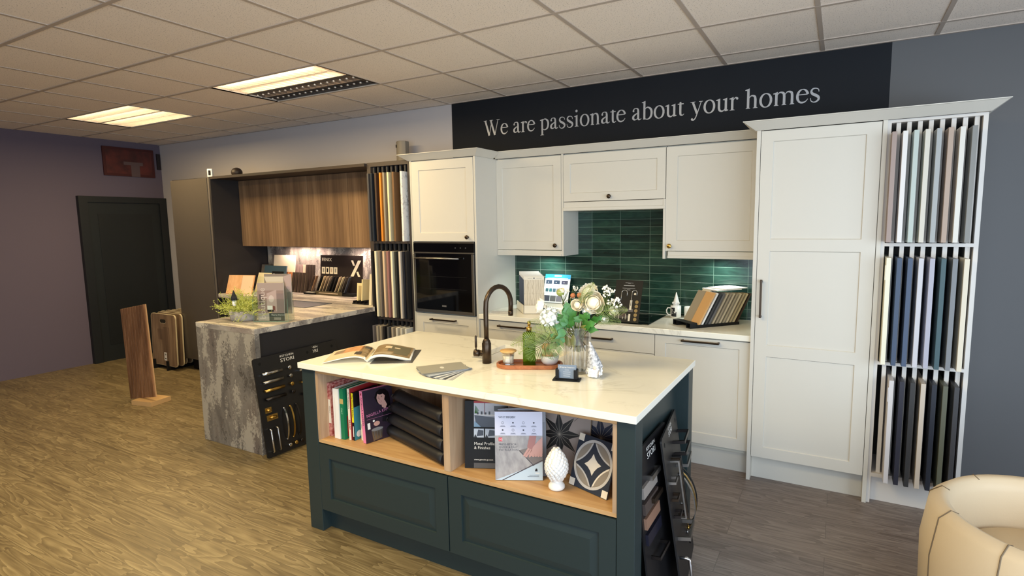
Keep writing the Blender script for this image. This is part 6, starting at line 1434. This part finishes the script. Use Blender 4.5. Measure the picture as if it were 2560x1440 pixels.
# acrylic brochure holder
TH = TR(-3.700, 2.655, .9155) @ RZ(math.radians(24.7)); bh = thing('brochure_holder', 'clear acrylic brochure holder on the peninsula beside the potted plant', 'brochure holder', (-3.70, 2.655, .9155))
THN = None
THN = thin_glass('thin_acrylic', (.955, .985, .97), .04, .05)
mb = MB(TH); mb.box(-.135, .135, -.002, .0, .0, .17, THN); mb.box(-.135, -.133, 0, .09, 0, .22, THN); mb.box(.133, .135, 0, .09, 0, .22, THN); mb.box(-.135, .135, 0, .09, 0, .003, THN); mb.box(-.135, .135, .088, .09, 0, .33, THN); mb.box(-.135, .135, .044, .046, 0, .24, THN)
GE = flat('acrylic_edge', (120, 160, 146), .2); mb.box(-.1352, -.1338, -.003, -.0015, 0, .17, GE); mb.box(.1338, .1352, -.003, -.0015, 0, .17, GE); mb.box(-.1352, .1352, -.003, -.0015, 0, .0025, GE); mb.build('holder_body', bh)
def room_art(mb, w_, h_):
    P1 = flat('room_mauve', (150, 128, 122), .3); mb.rect(0, w_, 0, h_, .0004, P1); mb.rect(0, w_, h_*.80, h_, .0006, flat('room_ceiling', (168, 150, 144), .3)); mb.poly([(w_*.35, h_*.72), (w_*.72, h_*.82), (w_*.72, h_*.25), (w_*.35, h_*.30)], .0008, flat('room_wall', (182, 160, 156), .3))
    mb.disc(w_*.52, h_*.58, w_*.10, .0010, flat('room_mirror', (206, 190, 186), .2), 24, w_*.13); mb.poly([(w_*.36, h_*.28), (w_*.56, h_*.30), (w_*.56, h_*.40), (w_*.36, h_*.40)], .0012, PAPER); mb.poly([(w_*.56, h_*.30), (w_*.66, h_*.26), (w_*.66, h_*.38), (w_*.56, h_*.40)], .0012, flat('room_cherry', (122, 72, 64), .3)); mb.rect(w_*.36, w_*.6, h_*.24, h_*.29, .0013, BBK)
    mb.rect(w_*.72, w_, h_*.2, h_*.72, .0008, flat('room_curtain', (136, 118, 116), .4)); mb.rect(0, w_*.7, 0, h_*.2, .0007, flat('room_floor', (176, 166, 158), .3)); mb.rect(w_*.06, w_*.2, h_*.42, h_*.7, .0008, flat('room_dark', (96, 84, 84), .3))
    mb.text('boutique', .058, .012, .066, flat('cover_outline', (206, 192, 186), .4), z=.0016, rot=PI/2)
    mb.rect(w_*.42, w_, .0, h_*.20, .0018, flat('cover_panel_green', (52, 62, 58), .4)); mb.text('Osprey Interiors', w_*.50, h_*.14, .0155, PAPER, z=.0021); [mb.rect(w_*.60, w_*.86, h_*(.03+.03*k), h_*(.036+.03*k), .0021, PAPER) for k in range(3)]
Tb = TH @ TR(-.105, .012, .005) @ RX(-.04) @ frame((0, 0, 0), (1, 0, 0), (0, 0, 1)); board_thing('brochure', 'front brochure with a mauve bathroom picture, in the acrylic holder', 'brochure', Tb, .205, .285, .006, PAPER, 'brochures in the acrylic holder', lambda mb: room_art(mb, .205, .285))
def art2(mb): mb.rect(0, .21, 0, .30, .0004, flat('room_grey', (140, 128, 120), .3)); mb.poly([(0, .28), (.15, .28), (.15, .235), (.02, .225)], .0007, flat('room_cream', (206, 194, 176), .3)); mb.rect(.02, .15, .19, .215, .0008, flat('room_dark', (96, 84, 84), .3)); mb.poly([(.15, .28), (.21, .3), (.21, .15), (.17, .2)], .0008, flat('room_wall', (182, 160, 156), .3)); mb.disc(.012, .215, .02, .001, flat('tag_orange', (200, 140, 90), .4), 14)
Tb = TH @ TR(-.075, .060, .052) @ RX(-.05) @ frame((0, 0, 0), (1, 0, 0), (0, 0, 1)); board_thing('brochure', 'rear brochure with a grey room picture, higher in the acrylic holder', 'brochure', Tb, .21, .300, .006, PAPER, 'brochures in the acrylic holder', art2)
# potted plant
pc = (-3.955, 2.605, .9155); pl = thing('potted_plant', 'yellow-green feathery artificial plant in a low oval concrete pot', 'plant', pc)
POT = rough_flat('concrete_pot', (140, 136, 136), (168, 164, 162), 30, .8, bump=.2)
mb = MB(TR(*pc) @ RZ(.42)); mb.lathe([(.080, 0), (.088, .004), (.096, .076), (.090, .076), (.084, .062), (.001, .058)], POT, n=40, sy=.62, sx=1.12); mb.build('pot', pl)
YG = rough_flat('plant_yellow_green', (140, 152, 44), (196, 202, 100), 40, .6); YG2 = rough_flat('plant_lime', (158, 168, 66), (208, 210, 120), 40, .6)
random.seed(11); mb = MB()
for k in range(250):
    a = random.uniform(0, 2*PI); el = random.uniform(.25, 1.5); L = random.uniform(.13, .205)*(1.15 if abs(math.cos(a-.4)) > .6 else .85)
    b0 = Vector(pc)+Vector((random.uniform(-.06, .06), random.uniform(-.03, .03), .058)); d = Vector((math.cos(a)*math.cos(el)*1.1, math.sin(a)*math.cos(el)*.8, math.sin(el)*.9))
    if k < 14: d = Vector((-1, -.45+random.uniform(-.15, .15), random.uniform(.05, .5))).normalized(); L = random.uniform(.16, .26)
    elif k < 18: d = Vector((random.uniform(-.1, .3), -.8, -.05)).normalized(); L = random.uniform(.07, .10)
    cv = Vector((random.uniform(-1, 1), random.uniform(-1, 1), random.uniform(-.6, .6)))*L*.28; drop = .05 if k < 24 else .02
    P = [b0+d*L*u+cv*math.sin(u*2.6)+Vector((0, 0, -drop*u*u)) for u in (0, .2, .4, .6, .8, 1)]; mt = YG if k % 2 else YG2
    mb.tube([tuple(p) for p in P], [.0013, .0012, .0011, .0010, .0008, .0005], mt, 4, False)
    for j in range(15):
        u = .2+.8*j/14; i_ = min(4, int(u*5)); p = P[i_].lerp(P[i_+1], u*5-i_)
        q = (Vector((random.uniform(-1, 1), random.uniform(-1, 1), random.uniform(-.6, .9))).normalized()+d*.6).normalized()*random.uniform(.009, .016); w_ = q.cross(Vector((.48, -.87, .1))).normalized()*.0017
        mb.add([tuple(p-w_*.4), tuple(p+w_*.4), tuple(p+q*.6+w_), tuple(p+q), tuple(p+q*.6-w_)], [(0, 1, 2, 3, 4)], mt)
mb.build('foliage', pl)
g0 = (-3.945, 2.535, 1.045); o = thing('gnome_ornament', 'tiny gnome with a black pointed hat tucked into the potted plant', 'ornament', g0)
mb = MB(TR(*g0)); mb.lathe([(.001, -.012), (.012, -.006), (.015, .012), (.014, .034), (.001, .04)], FLUFF, n=16); mb.build('body', o)
mb = MB(TR(*g0)); mb.lathe([(.001, .032), (.024, .034), (.020, .055), (.010, .085), (.004, .105), (.001, .110)], rough_flat('black_felt', (22, 24, 28), (38, 40, 44), 60, .9), n=18); mb.build('hat', o)
# things on top of the cabinets
o = thing('white_sensor', 'small white box with a black screen on top of the tall dark cabinet', 'device', (-5.865, 3.61, 2.1505)); mb = MB(TR(-5.865, 3.61, 2.1505) @ RZ(.55)); mb.box(-.026, .026, -.015, .015, 0, .085, WHITE); mb.build('case', o, .004); mb = MB(TR(-5.865, 3.61, 2.1505) @ RZ(.55)); mb.box(-.012, .012, -.0162, -.0150, .018, .068, BBK); mb.disc(0, 0, .001, .01, BBK) if 0 else None; mb.build('screen', o)
o = thing('ball_ornament', 'dark brown ball ornament sitting on the canopy shelf', 'ornament', (-5.70, 3.80, 2.1505)); mb = MB(TR(-5.70, 3.80, 2.1505)); mb.ball((0, 0, .052), .056, flat('dark_brown_ball', (44, 34, 30), .5), 28, .93); mb.lathe([(.03, 0), (.03, .004), (.001, .005)], flat('dark_brown_ball', (44, 34, 30), .5), n=20); mb.build('ball', o)
GB = flat('beige_grey_plastic', (132, 124, 112), .5)
o = thing('speaker', 'curved beige-grey upright case on top of the dark sample rack', 'device', (-3.585, 4.03, 2.1555)); mb = MB(TR(-3.585, 4.03, 2.1555)); mb.prism([(-.056, .04)]+[(-.056+.112*i/8, -.012-.028*math.sin(PI*i/8)) for i in range(9)]+[(.056, .04)], .0, .232, GB); mb.build('case', o, .004); mb = MB(TR(-3.585, 4.03, 2.1555)); mb.box(-.042, -.034, -.033, -.026, .175, .200, BBK); mb.build('slot', o)

# ------------------------------------------------------------------ left edge: door, pictures, flooring boards
DG = flat('near_black_door', (30, 34, 36), .45)
dn = MB(); dn.box(XL, XL+.035, 3.30, 4.10, 0, 1.94, DG); dn.box(XL+.035, XL+.04, 3.40, 4.0, .2, 1.8, flat('door_panel', (26, 29, 31), .45)); struct('door_1', dn)
dt = MB(); dt.box(XL, XL+.06, 4.10, 4.186, 0, 2.01, flat('door_casing', (24, 27, 30), .5)); dt.box(XL, XL+.06, 3.21, 3.30, 0, 2.01, flat('door_casing', (24, 27, 30), .5)); dt.box(XL, XL+.06, 3.30, 4.10, 1.94, 2.01, flat('door_casing', (24, 27, 30), .5)); struct('trim_2', dt)
T = frame((XL+.022, 3.52, 2.27), (0, 1, 0), (0, 0, 1))
pk = thing('framed_picture', 'dark red framed picture above the dark door', 'picture', (XL+.02, 3.8, 2.27)); mb = MB(T); mb.box(0, .575, 0, .35, -.02, 0, flat('picture_dark_red', (66, 24, 22), .5)); mb.rect(.03, .545, .03, .32, .0005, rough_flat('picture_red', (58, 22, 20), (92, 36, 30), 8, .5, bump=0)); mb.rect(.30, .40, .0, .16, .0008, flat('picture_pale_shape', (88, 70, 70), .6)); mb.rect(.22, .44, .14, .18, .0009, flat('picture_pale_shape', (88, 70, 70), .6)); mb.build('frame', pk)
T = frame((XL+.022, 4.135, 2.38), (0, 1, 0), (0, 0, 1)); pk = thing('framed_picture', 'narrow dark picture in the corner beside the red one', 'picture', (XL+.02, 4.15, 2.38)); mb = MB(T); mb.box(0, .04, 0, .20, -.02, 0, flat('picture_black', (34, 26, 28), .5)); mb.build('frame', pk)
BW = wood('walnut_floor_sample', (98, 78, 60), (126, 103, 82), (150, 126, 102), 'z', 1.3, .45); BWD = wood('walnut_floor_sample_dark', (84, 66, 52), (108, 86, 68), (132, 108, 88), 'z', 1.6, .45); BED = flat('board_pale_edge', (206, 192, 160), .5)
fs = thing('floor_sample_stand', 'low black slotted stand holding the row of flooring boards', 'stand', (-6.8, 3.7, 0)); mb = MB()
for x in (-6.95, -6.68): mb.box(x, x+.022, 3.425, 4.10, 0, .045, BLACKP); mb.box(x, x+.022, 3.425, 3.445, .045, .11, BLACKP)
mb.box(-6.96, -6.65, 3.50, 3.52, 0, .02, BLACKP); mb.build('stand_frame', fs)
def floor_board(y, label, dx=0):
    w_, h_ = .50, .60; x0 = -7.075+dx; o = thing('flooring_board', label, 'flooring board', (x0+w_/2, y, .046), 0, 'flooring boards in the black stand'); T = frame((x0, y, .047), (1, 0, 0), (0, .03, 1)); r = .045; pts = []
    for cx, cy, a0 in ((w_-r, r, -90), (w_-r, h_-r, 0), (r, h_-r, 90), (r, r, 180)):
        for k in range(6): a = math.radians(a0+18*k); pts.append((cx+r*math.cos(a), cy+r*math.sin(a)))
    mb = MB(T); mb.prism(pts, -.014, -.001, BED); mb.prism([(p[0]*.985+.004, p[1]*.985+.004) for p in pts], -.001, 0, BW)
    for k, (a, b, c, d) in enumerate(((.13, .24, .0, .30), (.24, .37, .16, .45), (.37, .49, .05, .28), (.13, .24, .30, .42), (.01, .13, .2, .55))): mb.rect(a, b, max(.012, c), min(.56, d), .0004+.0001*k, BWD if k % 2 else BW)
    hx, hy = w_*.5, h_-.085; hp = [(hx-.035, hy)]; mb.poly([(hx+(.035 if math.cos(t) > 0 else -.035)+.022*math.cos(t), hy+.022*math.sin(t)) for t in [2*PI*i/20 for i in range(20)]], .0012, flat('hole_shadow', (26, 22, 18), .9)); mb.poly([(hx+(.035 if math.cos(t) > 0 else -.035)+.024*math.cos(t), hy-.006+.020*math.sin(t)) for t in [PI+PI*i/10 for i in range(11)]], .0010, BED)
    mb.build('board', o)
    return o
fb = floor_board(3.455, 'frontmost walnut flooring board with handle hole and white label, by the tall dark cabinet', .065)
mb = MB(frame((-7.010, 3.455, .047), (1, 0, 0), (0, .03, 1))); mb.rect(.245, .30, .06, .155, .0016, PAPER); mb.rect(.262, .285, .075, .09, .002, BBK); mb.rect(.26, .288, .12, .14, .002, flat('print_grey', (140, 138, 132), .6)); mb.build('label', fb)
for k in range(7):
    o = floor_board(3.53+.062*k, f'walnut flooring board, {oo[k+1]} in the row behind the labelled one', .055 if k == 0 else 0)
# slatted sample at the left edge
o = thing('slatted_board', 'tall striped walnut slat board leaning at the left edge', 'sample board', (-5.75, 2.70, 0)); T = frame((-5.845, 2.66, .012), (.98, .06, .17), (-.17, .05, .8)); mb = MB(T); W3 = .40; mb.box(0, W3, 0, .86, -.008, 0, flat('slat_backing', (190, 150, 110), .5))
SW = wood('slat_walnut', (92, 62, 42), (120, 84, 58), (142, 104, 76), 'z', 1.4)
for k in range(9): mb.box(.006+.043*k, .040+.043*k, 0, .858, 0, .010, SW)
mb.build('slat_face', o, .001); mb = MB(TR(-5.60, 2.70, 0) @ RZ(.2)); mb.box(-.10, .14, -.10, .10, 0, .042, flat('plinth_birch', (196, 160, 112), .5)); mb.build('foot', o)
# ------------------------------------------------------------------ cream tub chair at the lower right corner
ch = thing('tub_chair', 'cream tub chair with stitched segments at the lower right corner', 'chair', (.70, 2.37, 0)); LEA = flat('cream_leather', (206, 186, 156), .5, bump=.15, bscale=120); SEAM = flat('leather_seam', (110, 94, 74), .7)
cc = (.70, 2.38); mb = MB(); R0, R1, HZ = .395, .30, .62
prof = [(R0-.05, .10), (R0-.005, .22), (R0, .45), (R0-.02, HZ-.03), (R0-.055, HZ), (R1+.015, HZ-.01), (R1, HZ-.05), (R1-.005, .42)]
a0, a1 = math.radians(20), math.radians(340); n = 48; rings = []
for i in range(n+1):
    a = a0+(a1-a0)*i/n+math.radians(-90); rings.append([(cc[0]+r*math.cos(a+0), cc[1]+r*math.sin(a+0), z) for r, z in prof])
mb.loft(rings, LEA); mb.build('shell', ch)
mb = MB()
for k in range(9):
    a = a0+(a1-a0)*(k+.5)/9+math.radians(-90); mb.tube([(cc[0]+(r+.001)*math.cos(a+.05*(z-.4)), cc[1]+(r+.001)*math.sin(a+.05*(z-.4)), z+.001) for r, z in prof[:6]], .0022, SEAM, 5)
mb.build('seams', ch)
mb = MB(TR(cc[0], cc[1], 0)); mb.lathe([(.001, .30), (R1-.01, .30), (R1-.006, .40), (R1-.03, .44), (.001, .455)], LEA, n=40); mb.build('seat', ch)
for k in range(4):
    a = PI/4+PI/2*k; mb = MB(); mb.tube([(cc[0]+.24*math.cos(a), cc[1]+.24*math.sin(a), .32), (cc[0]+.28*math.cos(a), cc[1]+.28*math.sin(a), 0)], [.018, .011], BLACKP, 10); mb.build('leg', ch)
for o in COL.objects:
    if o.parent is None and o.get('category') and not o.get('kind'): o['kind'] = 'thing'
